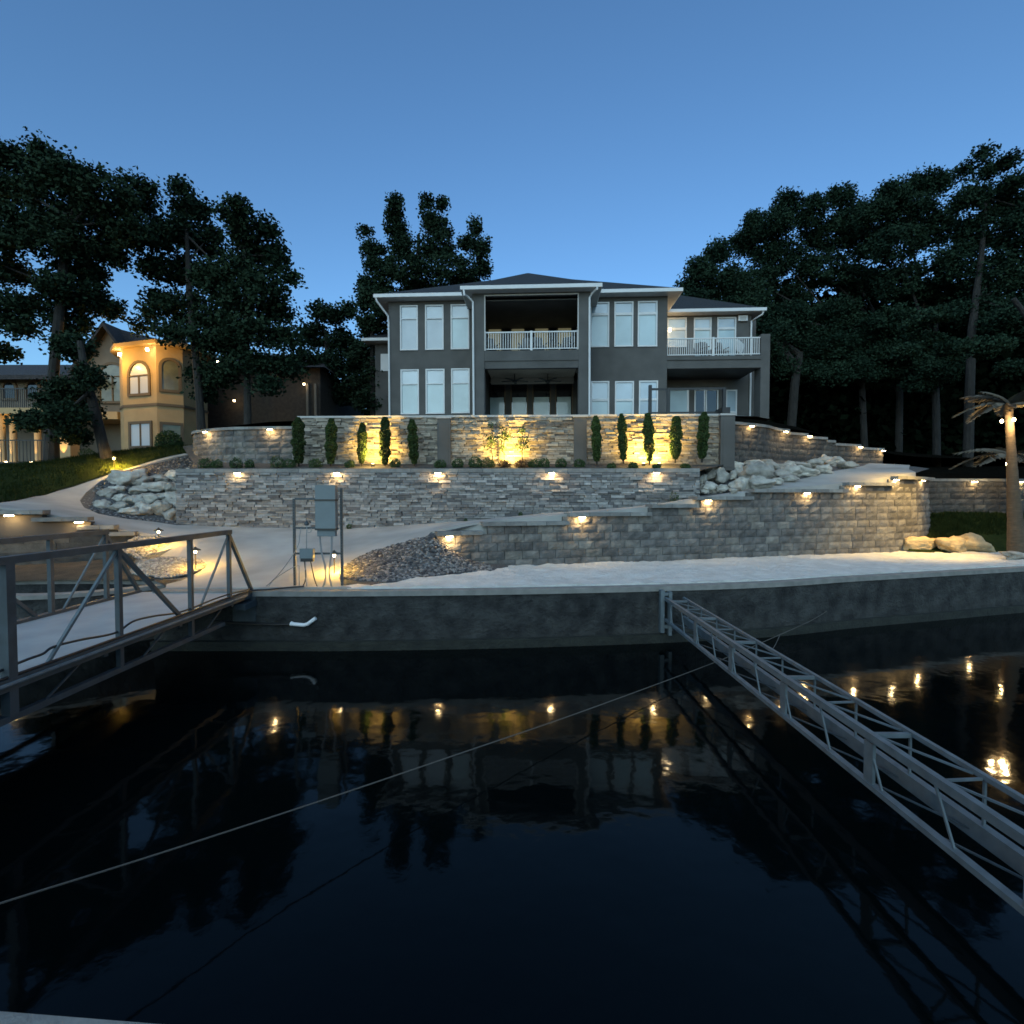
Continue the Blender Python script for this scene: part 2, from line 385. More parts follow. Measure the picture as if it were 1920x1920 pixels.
# ---- sand strip
hS = lambda x, y: .055
seaL = [tuple(p[:2]) for p in lerp_pts([(*p, 0) for p in SEA], 4)]
sandpoly = [(x, y + .21) for x, y in seaL if x > -3.1] + [(40, 20), (20, 16.4), (15.5, 15.9), (12.8, 15.8)] + [(p.x, p.y + .1) for p in reversed(BLK[1:-2])] + [(-.9, 11.3), (-1.75, 10.45), (-2.3, 9.75), (-2.9, 9.55), (-3.15, 9.4), (-3.15, 9.24)]
tag(sheet('sand', sandpoly, hS, M['sand'], step=.11, jitter=lambda x, y: .03*mnoise.noise((x*1.3, y*1.8, 0)) + .032*mnoise.noise((x*4, y*7, 5)) + .018*mnoise.noise((x*11, y*17, 9)), skirt=.15), kind='structure')

# ---- concrete paths
def g(px, py): 
    v = onto(px, py, hAB); return (v.x, v.y)
path_px = [(735, 1032)]
left_edge = [(-13.8, 11.6)] + [g(*q) for q in [(0, 945), (60, 934), (110, 922), (165, 905), (210, 890), (250, 877), (300, 862), (345, 852)]]
inner = [g(*q) for q in [(357, 853), (300, 866), (240, 882), (190, 903), (162, 925), (150, 940), (158, 954), (185, 966), (230, 974), (290, 981), (331, 987)]]
wallside = [(x, LOWY(x) - .12) for x in (-9, -7, -4.5, -2)] + [(-.6, LOWY(0)-.25)] + [(x, LOWY(x) - .35) for x in (1, 3, 5)]
ramp_far = [g(*q) for q in [(1400, 922), (1460, 908), (1530, 893), (1590, 881), (1620, 875), (1712, 873)]]
front = [(p.x, p.y + .17) for p in reversed(BLK[1:-1])]
apron = [(-1.9, 12.1)] + [g(*q) for q in [(800, 1009), (745, 1022), (700, 1035), (665, 1050), (642, 1070), (636, 1085), (640, 1100)]] + [(-2.9, 9.2), (-6.25, 9.2), (-6.5, 9.6)]
apron_left = [g(340, 1092), g(375, 1075), g(388, 1062), g(375, 1051), g(340, 1047), g(300, 1046), g(262, 1050), g(240, 1050)]
mid_left = [g(290, 1040), g(322, 1022), g(328, 1013), g(300, 1006), g(262, 1003), (-9.0, 12.75), (-10.3, 12.35), (-11.5, 11.95), (-13.8, 11.4)]
pathpoly = left_edge + inner + wallside + ramp_far + [(BLK[-2].x+.35, BLK[-2].y+.9)] + front + apron + [g(340, 1092), g(375, 1075), g(388, 1062), g(378, 1052), g(345, 1047), g(300, 1046), g(325, 1030)] + mid_left
tag(sheet('concrete_path', pathpoly, hAB, M['concrete'], step=.4, off=.035, skirt=.38), kind='structure')

# lower left lakeside ground
hL = tps([(-8.4, 12.0, .30), (-8.0, 11.0, .2), (-6.5, 9.7, .03), (-6.4, 9.0, -.02), (-9.4, 12.2, .2), (-11.5, 11.3, .1), (-14, 10.7, .05), (-17, 10, 0), (-17, 8.6, -.05), (-10, 10, 0), (-8, 10, .02)])
tag(sheet('lakeside_ground', [(-6.2, 9.1), (-6.4, 9.5), (-8.2, 11.02), (-8.7, 12.35), (-9.2, 12.7), (-11.5, 11.8), (-14, 11.2), (-40, 10.8), (-40, 10.05), (-10.5, 10.05), (-8.9, 10.15), (-6.55, 10.0)], hL, M['dirt'], step=.3,
    jitter=lambda x, y: .03*mnoise.noise((x*4, y*4, 0))), kind='structure')

# ---- lawn on the left bank
lawn_poly = [tuple(left_edge[0])] + [(x, y) for x, y in left_edge[1:]] + [(-12.6, 21), (-14, 23), (-17, 23.0), (-40, 24), (-40, 12), (-17, 11.6)]
tag(sheet('lawn_bank', lawn_poly, hAB, M['lawn'], step=.35, off=.05, jitter=lambda x, y: .06*mnoise.noise((x*5, y*5, 0))), kind='structure')
# grass tufts on lawns
def tufts(name, poly, h, n, size, material):
    xs = [p[0] for p in poly]; ys = [p[1] for p in poly]; mb = MB(); k = 0
    while k < n:
        x = random.uniform(max(min(xs), -22), min(max(xs), 20)); y = random.uniform(min(ys), max(ys))
        if not inside((x, y), poly): continue
        z = h(x, y) + .03; k += 1
        for _ in range(3):
            a = random.uniform(0, 6.28); s_ = size*random.uniform(.6, 1.3); dx = math.cos(a)*.012; dy = math.sin(a)*.012
            lx = random.uniform(-.4, .4)*s_; ly = random.uniform(-.4, .4)*s_
            mb.poly([(x-dx, y-dy, z), (x+dx, y+dy, z), (x+lx, y+ly, z+s_)])
    return tag(mb.build(name, material), kind='stuff', label='short dark grass', cat='grass')
o = tufts('grass', lawn_poly, hAB, 9000, .12, M['lawn']); o['label'] = 'dark grass blades on the lawn bank left of the curving path'
o = tufts('grass', [(13.2, 15.95), (15.5, 16.0), (20, 16.2), (20, 17.4), (14.0, 17.2), (13.4, 16.6)], hR, 3000, .14, M['lawn']); o['label'] = 'dark grass blades below the right block wall behind the palm'

# ------------------------------------------------------------ walls
class Line:
    def __init__(s, pts, n=8):
        s.p = [Vector((p[0], p[1])) for p in lerp_pts([(p[0], p[1], 0) for p in pts], n)]
        s.s = [0]
        for a, b_ in zip(s.p, s.p[1:]): s.s.append(s.s[-1] + (b_-a).length)
        s.L = s.s[-1]
    def at(s, t_):
        t_ = min(max(t_, 0), s.L); i = int(np.searchsorted(s.s, t_)) ; i = min(max(i, 1), len(s.p)-1)
        a, b_ = s.p[i-1], s.p[i]; k = (t_ - s.s[i-1]) / max(1e-6, s.s[i]-s.s[i-1])
        d = (b_-a).normalized(); return a.lerp(b_, k), d
    def pt(s, t_, off=0.0):
        p, d = s.at(t_); n = Vector((d.y, -d.x)); return p + n*off
BLOCKCOLS = [(.145, .142, .138), (.165, .16, .152), (.12, .118, .115), (.19, .182, .168), (.155, .148, .14), (.205, .195, .175)]
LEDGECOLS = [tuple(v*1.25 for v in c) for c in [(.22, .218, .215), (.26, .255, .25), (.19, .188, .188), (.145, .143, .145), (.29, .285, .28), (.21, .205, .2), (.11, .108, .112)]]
def coursed(mb, line, z0, ztop, hc, lens, jit, cols, s0=0.0, s1=None, batter=0.0, rough=False, zbot=None, vary=0.0, gap=.006):
    s1 = s1 or line.L; z = z0; k = 0
    while z < z0 + 6:
        h = hc * random.uniform(1-vary, 1+vary); any_ = False
        s = s0 - random.uniform(0, lens[0])
        while s < s1:
            L = random.uniform(*lens); a = max(s, s0); b_ = min(s + L, s1)
            s += L
            if b_ - a < .03: continue
            mid = (a+b_)/2
            zt = ztop(mid)
            if z + h*.4 > zt: continue
            any_ = True
            top = min(z + h, zt) - gap
            if zbot and top < zbot(mid) - .05: continue
            j = random.uniform(0, jit) - batter*k; c = random.choice(cols); f = random.uniform(.85, 1.15); c = tuple(x*f for x in c)
            pa, pb = line.pt(a+gap, j), line.pt(b_-gap, j + random.uniform(-.3, .3)*jit); qa, qb = line.pt(a+gap, -.22), line.pt(b_-gap, -.22)
            if not rough:
                tl = random.uniform(-.25, .25)*jit
                d_ = (qa - pa).normalized()
                A = [(pa.x, pa.y, z), (pb.x, pb.y, z), (pb.x - d_.x*tl, pb.y - d_.y*tl, top), (pa.x - d_.x*tl, pa.y - d_.y*tl, top)]
                B = [(qa.x, qa.y, z), (qb.x, qb.y, z), (qb.x, qb.y, top), (qa.x, qa.y, top)]
                mb.quad(*A, col=c); mb.quad(A[3], A[2], B[2], B[3], col=c); mb.quad(A[1], B[1], B[2], A[2], col=c)
                mb.quad(B[0], A[0], A[3], B[3], col=c); mb.quad(B[0], B[1], A[1], A[0], col=c)
            else:
                nx, nz = 4, 3; G = []
                for iz in range(nz+1):
                    row = []
                    for ix in range(nx+1):
                        u = ix/nx; v = iz/nz; e = (ix in (0, nx)) or (iz in (0, nz))
                        d = -.012 if e else random.uniform(.0, .02)
                        pp = line.pt(a + gap + (b_-a-2*gap)*u, j + d); row.append((pp.x, pp.y, z + (top-z)*v))
                    G.append(row)
                for iz in range(nz):
                    for ix in range(nx): mb.quad(G[iz][ix], G[iz][ix+1], G[iz+1][ix+1], G[iz+1][ix], col=c)
                B = [(qa.x, qa.y, top), (qb.x, qb.y, top)]
                mb.quad(G[nz][0], G[nz][nx], B[1], B[0], col=c)
                mb.quad((qa.x, qa.y, z), G[0][0], G[nz][0], B[0], col=c); mb.quad(G[0][nx], (qb.x, qb.y, z), B[1], G[nz][nx], col=c)
        if not any_: break
        z += h; k += 1
    return mb
def core(line, z0, ztop, o0=-.10, o1=-.36, s0=0, s1=None, step=.4):
    mb = MB(); s1 = s1 or line.L; n = max(1, int((s1-s0)/step))
    for i in range(n):
        a = s0 + (s1-s0)*i/n; b_ = s0 + (s1-s0)*(i+1)/n; zt = min(ztop((a+b_)/2), ztop(a+.01), ztop(b_-.01)) - .03
        P = [line.pt(a, o0), line.pt(b_, o0), line.pt(b_, o1), line.pt(a, o1)]
        lo = [(p.x, p.y, z0) for p in P]; hi = [(p.x, p.y, zt) for p in P]
        mb.quad(lo[0], lo[1], hi[1], hi[0]); mb.quad(lo[1], lo[2], hi[2], hi[1]); mb.quad(lo[2], lo[3], hi[3], hi[2]); mb.quad(lo[3], lo[0], hi[0], hi[3])
        mb.poly(hi)
    return mb
def caps(line, ztop, th=.09, over=.05, L=.5, s0=0, s1=None, cols=None, back=-.34):
    mb = MB(); s1 = s1 or line.L; s = s0
    while s < s1 - .02:
        b_ = min(s + L*random.uniform(.85, 1.15), s1)
        if s1 - b_ < .12: b_ = s1
        zt = ztop((s+b_)/2); n = 2; c = random.choice(cols or [(.6, .6, .6), (.5, .5, .5), (.7, .7, .69)])
        for i in range(n):
            a1 = s + .004 + (b_-s-.008)*i/n; a2 = s + .004 + (b_-s-.008)*(i+1)/n
            o = over
            P = [line.pt(a1, o), line.pt(a2, o), line.pt(a2, back), line.pt(a1, back)]
            lo = [(p.x, p.y, zt) for p in P]; hi = [(p.x, p.y, zt+th) for p in P]
            ch = [(p.x, p.y, zt+th-.012) for p in P]
            mb.quad(lo[0], lo[1], hi[1], hi[0], col=c); mb.quad(lo[2], lo[3], hi[3], hi[2], col=c); mb.poly(hi, col=c); mb.poly(list(reversed(lo)), col=c)
            if i == 0: mb.quad(lo[3], lo[0], hi[0], hi[3], col=c)
            if i == n-1: mb.quad(lo[1], lo[2], hi[2], hi[1], col=c)
        s = b_
    return mb
M['capc'] = mat('cap_stone_varied', (.30, .30, .29), .9, nscale=6, namt=.2, bump=.7, bscale=20, bdist=.02, attr=True)

# (1) long block retaining wall with stepped top behind the sand
BL = Line(BLK)
def s_of_px(line, px):
    best = None
    for i in range(0, 1001):
        s = line.L*i/1000; p, _ = line.at(s); x = CX + F*p.x/p.y*(1)  # small pitch ignored
        if best is None or abs(x-px) < best[0]: best = (abs(x-px), s)
    return best[1]
hc = .2
stepspx = [(905, .62), (1067, .82+.02), (1222, 1.04), (1410, 1.24+.03), (1590, 1.62), (1655, 1.80)]
def top_from_px(px):
    # visible cap top in the photo
    seg = [(908, 1006), (1067, 985), (1222, 963), (1305, 947), (1412, 934), (1588, 915), (1650, 905), (1800, 900)]
    for x, y in seg:
        if px < x: return y
    return 900
zt_cache = []
edges = [(0, 905), (905, 1067), (1067, 1222), (1222, 1305), (1305, 1412), (1412, 1500), (1500, 1588), (1588, 1680), (1680, 1800)]
capy = [1003, 983, 962, 944, 932, 921, 913, 903, 894]
for (a, b_), y in zip(edges, capy):
    sa = s_of_px(BL, max(a, 820)) if a > 0 else 0; sb = s_of_px(BL, min(b_, 1752)) if b_ < 1752 else BL.L
    p, _ = BL.at((sa+sb)/2); z = at(0, y, p.y).z
    r = ray(CX + F*p.x/p.y, y); z = EYE + r.z/r.y*p.y
    k = round((z - .09 - .0) / hc); zt_cache.append((sa, sb, k*hc))
# keep monotone rising in single courses
def blk_top(s):
    for sa, sb, z in zt_cache:
        if s <= sb: return z
    return zt_cache[-1][2]
wall = empty('block_retaining_wall', (0, 0, 0), label='long grey concrete block retaining wall with stepped cap behind the pale sand', cat='retaining wall')
mb = coursed(MB(), BL, 0.0, blk_top, hc, (.38, .44), .010, BLOCKCOLS, batter=.012, rough=True)
mb.build('block_face', M['blocks'], wall, smooth=False)
core(BL, -.1, blk_top).build('core', M['mortar'], wall)
for sa, sb, z in zt_cache:
    caps(BL, lambda s, z=z: z, s0=sa, s1=sb - (.0 if sb >= BL.L else .0)).build('cap', M['capc'], wall)

# (2) lower ledgestone wall
LL = Line([(LX0, LOWY(LX0)), ((LX0+LX1)/2, LOWY((LX0+LX1)/2)), (LX1, LOWY(LX1))])
wall = empty('stone_wall', (0, 0, 0), label='lower stacked ledge stone wall above the concrete path, lit only by its cap lamps', cat='stone wall')
LT = 2.36
coursed(MB(), LL, .5, lambda s: LT, .062, (.12, .42), .075, LEDGECOLS, vary=.3).build('stone_face', M['ledge'], wall)
core(LL, .2, lambda s: LT).build('core', M['mortar'], wall)
caps(LL, lambda s: LT, th=.11, over=.03, L=.62).build('cap', M['capc'], wall)
mb = MB()
for X in (LX0, LX1): mb.box(X-.02, X+.02, LOWY(X)+.02, LOWY(X)+.3, .5, LT-.01)
mb.build('end_face', M['mortar'], wall)

# (3) upper ledgestone wall
UL = Line([(UX0, UPY(UX0)), ((UX0+UX1)/2, UPY((UX0+UX1)/2)), (UX1, UPY(UX1))])
wall = empty('stone_wall', (0, 0, 0), label='upper stacked ledge stone wall glowing under warm uplights behind the cypresses', cat='stone wall')
UT = 4.22
coursed(MB(), UL, 2.5, lambda s: UT, .066, (.14, .45), .075, [(a*1.25, b*1.1, c*.9) for a, b, c in LEDGECOLS], vary=.3).build('stone_face', M['ledge'], wall)  # stone colours tinted warm to carry the uplight wash along the wall
core(UL, 2.3, lambda s: UT, o1=-.4).build('core', M['mortar'], wall)
mb = caps(UL, lambda s: UT, th=.06, over=.05, L=1.2); mb.build('cap', M['soffit'], wall)
def pillar(px0, px1, ytop, label, D, dep=.14, parent=None, zb=2.5):
    a = at(px0, ytop, D); b_ = at(px1, ytop, D); ang = -math.atan(.035)
    mb = MB(); w_ = b_.x - a.x
    mb.box(-w_/2, w_/2, -dep, .25, zb - a.z, -.06)
    mb.box(-w_/2+.07, w_/2-.07, -dep-.015, -dep-.002, zb - a.z+.1, -.2)
    o = mb.build('pilaster', M['stucco'], parent, origin=None); o.location = ((a.x+b_.x)/2, UPY((a.x+b_.x)/2), a.z); o.rotation_euler = (0, 0, ang)
    mb = MB(); mb.box(-w_/2-.03, w_/2+.03, -dep-.03, .28, -.06, 0); mb.build('pilaster_cap', M['soffit'], o)
    return o
pillar(820, 845, 781, None, 16.4, parent=wall); pillar(1076, 1100, 779, None, 16.3, parent=wall)
o = pillar(1348, 1374, 777, None, 16.2, dep=.2)
o.name = 'stucco_pillar'; tag(o, 'grey stucco pillar ending the upper stone wall on the right, beside the descending block wall', 'pillar')

# (4) curved block wall on the left of the upper wall
CL_ = Line([(-12.0, 19.4), (-11.1, 18.0), (-9.6, 17.1), (-8.2, 16.85), (UX0+.05, UPY(UX0)+.1)])
wall = empty('block_retaining_wall', (0, 0, 0), label='curved grey block wall with two lamps left of the upper stone wall', cat='retaining wall')
CT = lambda s: 3.88
coursed(MB(), CL_, 2.28, CT, .2, (.38, .44), .012, BLOCKCOLS, rough=True, batter=.004).build('block_face', M['blocks'], wall)
core(CL_, 2.2, CT).build('core', M['mortar'], wall)
caps(CL_, CT, over=.04).build('cap', M['capc'], wall)
# (5) block wall descending to the right
DR = Line([(at(1374, 800, 16.4).x, 16.5), (8.5, 17.3), (at(1467, 800, 18.3).x, 18.3), (at(1560, 820, 19.3).x, 19.3), (at(1657, 840, 20.4).x, 20.4)])
def DT(s):
    p, _ = DR.at(s); x = CX + F*p.x/p.y
    y = np.interp(x, [1374, 1440, 1452, 1500, 1552, 1556, 1610, 1660], [791, 795, 800, 812, 820, 826, 834, 842])
    r = ray(x, y); z = EYE + r.z/r.y*p.y - .09
    return 2.4 + math.floor((z-2.4)/.1+.3)*.1
wall = empty('block_retaining_wall', (0, 0, 0), label='dark grey block wall falling away to the right above the pale boulders', cat='retaining wall')
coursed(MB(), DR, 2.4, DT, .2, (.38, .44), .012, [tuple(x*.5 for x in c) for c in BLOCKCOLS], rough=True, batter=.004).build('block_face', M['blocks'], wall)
core(DR, 2.3, DT).build('core', M['mortar'], wall)
caps(DR, DT, over=.04).build('cap', M['capc'], wall)
# (6) block wall at far right behind the palm
FR = Line([(BLK[-1].x-.05, BLK[-1].y+.1), (14.2, 17.35), (16.5, 17.5), (22, 18.2), (30, 20)])
FT = lambda s: 2.2
wall = empty('block_retaining_wall', (0, 0, 0), label='dark block wall at the right edge behind the palm trunk and lawn', cat='retaining wall')
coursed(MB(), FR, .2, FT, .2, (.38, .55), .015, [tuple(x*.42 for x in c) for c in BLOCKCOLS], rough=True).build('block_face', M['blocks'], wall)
core(FR, .1, FT).build('core', M['mortar'], wall); caps(FR, FT, over=.04).build('cap', M['capc'], wall)
tag(sheet('woodland_ground', [(BLK[-1].x, 17.4), (14.2, 17.6), (16.5, 17.8), (22, 18.5), (60, 27), (60, 41), (26, 27.5), (17.2, 23.2), (14.3, 20)], tps([(13, 17.5, 2.25), (22, 18.5, 2.25), (60, 27, 2.6), (17, 23, 3.0), (60, 41, 3.8), (26, 27.5, 3.3), (14.3, 20, 2.7)]), M['soil'], step=1), kind='structure')
# (7) stepped block wall lower left
WL = Line(LWALL)
lw_y = [(-400, 940), (0, 950), (82, 957), (166, 970), (214, 985), (300, 1001)]
def WT(s):
    p, _ = WL.at(s); x = CX + F*p.x/p.y
    for a, b_, y in [(-900, -60, 948), (-60, 82, 957), (82, 166, 970), (166, 214, 985), (214, 400, 997)]:
        if x < b_: break
    q, _ = WL.at(s_of_px(WL, max(min((a+b_)/2, 245), -60))); xx = CX + F*q.x/q.y; r = ray(xx, y)
    return max(.2, EYE + r.z/r.y*q.y - .09)
wall = empty('block_retaining_wall', (0, 0, 0), label='stepped dark block wall at the left edge beside the path, seen through the gangway rail', cat='retaining wall')
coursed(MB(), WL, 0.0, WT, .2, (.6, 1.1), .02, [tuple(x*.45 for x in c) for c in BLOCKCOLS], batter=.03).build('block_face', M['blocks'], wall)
core(WL, -.1, WT, step=.1).build('core', M['mortar'], wall)
for a_, b_ in [(-900, 82), (82, 166), (166, 214), (214, 400)]:
    sa = 0 if a_ < -60 else s_of_px(WL, a_-22); sb = WL.L if b_ > 300 else s_of_px(WL, b_)
    zc = WT(s_of_px(WL, min((max(a_, -60)+b_)/2, 240))); caps(WL, lambda s, zc=zc: zc, over=.07, L=.5, s0=sa, s1=sb).build('cap', M['capc'], wall)
# low stone edging beside crescent bed
# (8) seawall
def ribbon(line, z0, z1, o0, o1, material, name, parent, step=.5, bulge=0):
    mb = MB(); n = int(line.L/step); prev = None
    for i in range(n+1):
        s = line.L*i/n; a = line.pt(s, o0); b_ = line.pt(s, o1)
        cur = [(a.x, a.y, z0), (a.x, a.y, z1), (b_.x, b_.y, z1), (b_.x, b_.y, z0)]
        if prev:
            for k in range(4): mb.quad(prev[k], cur[k], cur[(k+1) % 4], prev[(k+1) % 4])
        else: mb.poly(cur)
        prev = cur
    mb.poly(list(reversed(prev)))
    return mb.build(name, material, parent)
SW = Line([(-6.3, 8.95), (-4.2, 8.95)] + SEA[1:])
wall = empty('seawall', (0, 0, 0), label='long dark stained concrete seawall at the water edge below the sand', cat='seawall')
ribbon(SW, WATER-2.5, -.06, 0, -.32, M['seawall'], 'wall_face', wall, step=.3)
ribbon(SW, -.06, .03, .02, -.34, M['cap'], 'coping', wall, step=.3)
ribbon(SW, WATER-2.5, WATER+.16, .10, .0, M['algae'], 'footing', wall, step=.3)
# left low seawall beyond the gangway: two curbs with a dark pit between
CB = Line([(-40, 9.4), (-14, 9.0), (-10, 8.75), (-8.0, 8.72), (-6.9, 9.5), (-6.35, 10.1)], 4)
wall = empty('seawall', (0, 0, 0), label='low front concrete curb wall at the left shore behind the gangway', cat='seawall')
ribbon(CB, WATER-2.5, -.07, 0, -.2, M['seawall'], 'wall_face', wall); ribbon(CB, -.07, .0, .02, -.24, M['cap'], 'coping', wall)
CB2 = Line([(-40, 10.8), (-14, 10.1), (-9.6, 10.25), (-8.4, 10.3), (-6.55, 10.12)], 4)
wall = empty('seawall', (0, 0, 0), label='low rear concrete curb behind the dark sunken strip at the left shore', cat='seawall')
ribbon(CB2, WATER-2.5, -.07, 0, -.2, M['seawall'], 'wall_face', wall); ribbon(CB2, -.07, .01, .02, -.22, M['cap'], 'coping', wall)
mb = MB(); mb.poly([(-40, 9.3, -.55), (-10, 8.9, -.55), (-8, 8.9, -.55), (-6.4, 10.2, -.55), (-8.4, 10.4, -.55), (-14, 10.2, -.55), (-40, 10.9, -.55)])
tag(mb.build('sunken_ground', M['dirt']), kind='structure')
mb = MB(); mb.quad((-40,9.2,-4),(60,9.2,-4),(60,9.2,-1.0),(-40,9.2,-1.0))

# ------------------------------------------------------------ pebbles
ico = bmesh.new(); bmesh.ops.create_icosphere(ico, subdivisions=1, radius=1); ICV = [v.co.copy() for v in ico.verts]; ICF = [tuple(v.index for v in f.verts) for f in ico.faces]; ico.free()
def pebbles(name, label, poly, h, n, size, cols):
    poly = [tuple(p[:2]) for p in poly]; xs = [p[0] for p in poly]; ys = [p[1] for p in poly]
    mb = MB(); k = 0; tries = 0
    while k < n and tries < n*20:
        tries += 1
        x = random.uniform(min(xs), max(xs)); y = random.uniform(min(ys), max(ys))
        if not inside((x, y), poly): continue
        k += 1; s = size*random.uniform(.6, 1.4); z = h(x, y) + s*.25
        Q = Matrix.Rotation(random.uniform(0, 6.28), 3, 'Z') @ Matrix.Rotation(random.uniform(-.6, .6), 3, 'X')
        sc = (random.uniform(.8, 1.3), random.uniform(.7, 1), random.uniform(.45, .75)); c = random.choice(cols); base = len(mb.v)
        for v in ICV:
            q = Q @ Vector((v.x*sc[0], v.y*sc[1], v.z*sc[2])) * s * random.uniform(.88, 1.1); mb.v.append((x+q.x, y+q.y, z+q.z))
        for f in ICF: mb.f.append(tuple(base+i for i in f)); mb.c.append(c)
    return tag(mb.build(name, M['pebble']), label, 'gravel', kind='stuff')
DG = [(.08, .08, .085), (.15, .15, .155), (.04, .04, .045), (.26, .25, .24), (.11, .11, .11)]
LG = [(.26, .25, .23), (.34, .33, .31), (.18, .175, .16), (.22, .21, .2), (.40, .39, .36)]
tri = [g(648, 1062), g(672, 1048), g(706, 1034), g(750, 1022), g(800, 1011), (BLK[0].x-.05, BLK[0].y-.1), (-1.0, 11.55), (-.9, 11.2), (-1.6, 10.55), (-2.3, 9.9), (-2.95, 9.75), (-3.1, 10.0)]
edgeG = [g(800, 1009), g(745, 1022), g(700, 1035), g(665, 1050), g(642, 1070), g(638, 1084)]
hG2 = tps([(x, y, hAB(x, y) + .01) for x, y in edgeG] + [(BLK[0].x, BLK[0].y-.05, .66), (-1.2, 11.75, .34), (-.62, 11.85, .12), (-.2, 11.6, .03), (-.9, 11.0, .03), (-1.7, 10.3, .03), (-2.3, 9.75, .03), (-3.0, 9.5, .02), (-1.9, 11.0, .28)])
polyG = edgeG + [(-3.2, 9.45), (-2.3, 9.5), (-1.6, 10.1), (-.8, 10.9), (-.05, 11.55), (-.1, 11.95), (-.9, 12.1), (BLK[0].x+.1, BLK[0].y+.35)]
tag(sheet('gravel_ground', polyG, hG2, M['gravel'], step=.2), kind='structure')
tri = edgeG + [(-3.1, 9.85), (-2.4, 9.8), (-1.75, 10.3), (-1.0, 11.0), (-.35, 11.45), (-.6, 11.8), (BLK[0].x, BLK[0].y)]
pebbles('gravel', 'dark pebble bed between the path, the sand and the block wall start', tri, hG2, 4600, .042, DG)
bedA = [g(*q) for q in [(388, 1060), (376, 1073), (345, 1084), (300, 1088)]] + [(-7.2, 10.25), (-7.9, 10.5), (-8.1, 11.0)] + [g(*q) for q in [(262, 1052), (300, 1046), (345, 1047), (375, 1052)]]
pebbles('gravel', 'oval bed of pale pebbles around a path light behind the gangway', bedA, lambda x, y: max(hAB(x, y), hL(x, y)) if y > 10 else .02, 1700, .036, LG)
hC = lambda x, y: max(hAB(x, y), hL(x, y))
bedB = [g(*q) for q in [(328, 1013), (322, 1022), (290, 1038), (262, 1048)]] + [(-8.9, 11.6), (-9.1, 12.2)] + [g(*q) for q in [(262, 1005), (300, 1007)]]
pebbles('gravel', 'thin crescent bed of pale pebbles at the end of the left stepped wall', bedB, hC, 900, .036, LG)
bedC = [g(*q) for q in [(357, 855), (300, 868), (240, 884), (192, 905), (165, 925), (153, 940), (160, 953), (187, 964), (232, 972), (290, 979), (330, 984)]] + [(LX0, LOWY(LX0)), (LX0-.1, 16.5), (-11.5, 19.3)]
pebbles('gravel', 'dark gravel around the boulder pile left of the lower stone wall', bedC, hAB, 3500, .035, DG)

# ------------------------------------------------------------ boulders
icb = bmesh.new(); bmesh.ops.create_icosphere(icb, subdivisions=4, radius=1); RV = np.array([v.co[:] for v in icb.verts]); RF = [tuple(v.index for v in f.verts) for f in icb.faces]; icb.free()
def rockmesh(seed, n=11, rough=.06):
    r_ = np.random.default_rng(seed); N = r_.normal(size=(n, 3)); N /= np.linalg.norm(N, axis=1)[:, None]
    dd = r_.uniform(.62, 1.0, n); dots = RV @ N.T; rad = np.where(dots > .05, dd / np.maximum(dots, .05), 9).min(axis=1); rad = np.minimum(rad, 1.25)
    out = []
    for v, k in zip(RV, rad):
        q = v * k; nz = mnoise.fractal(Vector(q*1.6) + Vector((seed*3.1, 0, 0)), 1.0, 2.0, 5); out.append(tuple(q * (1 + rough*nz)))
    return out
def boulder(px, py, rx, ry, h, label, group, material, seed, D=None, cat='boulder', name='boulder', sink=.75, depthf=.9, rough=.27):
    base = onto(px, py + ry*.8, h) if D is None else at(px, py + ry*.8, D)
    D_ = base.y; w_ = rx*D_/F*1.12; hh = ry*D_/F*1.12; dp = (w_+hh)/2*depthf
    vs = rockmesh(seed, rough=rough); mb = MB(); rot = random.uniform(-.3, .3)
    cs, sn = math.cos(rot), math.sin(rot)
    for v in vs:
        x, y, z = v[0]*w_, v[1]*dp, v[2]*hh
        mb.v.append((x*cs - z*sn*.3, y, z*cs + x*sn*.3))
    mb.f = [tuple(f) for f in RF]; mb.c = [None]*len(RF)
    o = mb.build(name, material, smooth=True); o.location = (base.x, base.y + dp*.5, base.z + hh*sink)
    return tag(o, label, cat, group)
leftrocks = [  # px, py, rx, ry rows from the foot up
 ('foot', [(187, 947, 17, 8), (219, 952, 19, 10), (241, 959, 16, 9), (266, 955, 19, 13), (298, 955, 14, 16), (320, 966, 13, 12)]),
 ('middle', [(200, 927, 13, 8), (228, 935, 17, 9), (251, 939, 15, 12), (277, 937, 20, 14), (303, 935, 18, 14), (322, 948, 10, 10)]),
 ('upper', [(214, 920, 16, 7), (252, 922, 20, 8), (285, 917, 22, 10), (318, 920, 14, 12)]),
 ('top', [(229, 899, 27, 14), (262, 903, 15, 10), (296, 898, 14, 8), (322, 893, 17, 11), (345, 890, 12, 9), (258, 888, 12, 8)])]
sd_ = 100
WORD = {'foot': 'bottom row', 'middle': 'second row', 'upper': 'third row', 'top': 'top row'}
for row, lst in leftrocks:
    lst = sorted(lst)
    for i, (x, y, a, b_) in enumerate(lst):
        sd_ += 1
        boulder(x, y, a, b_, hAB, f'pale boulder, {ORD[i]} in {WORD[row]} of the pile beside the curving path', 'boulders piled left of the lower stone wall', M['rock'], sd_)
hRR = lambda x, y: hAB(x, y) + .05
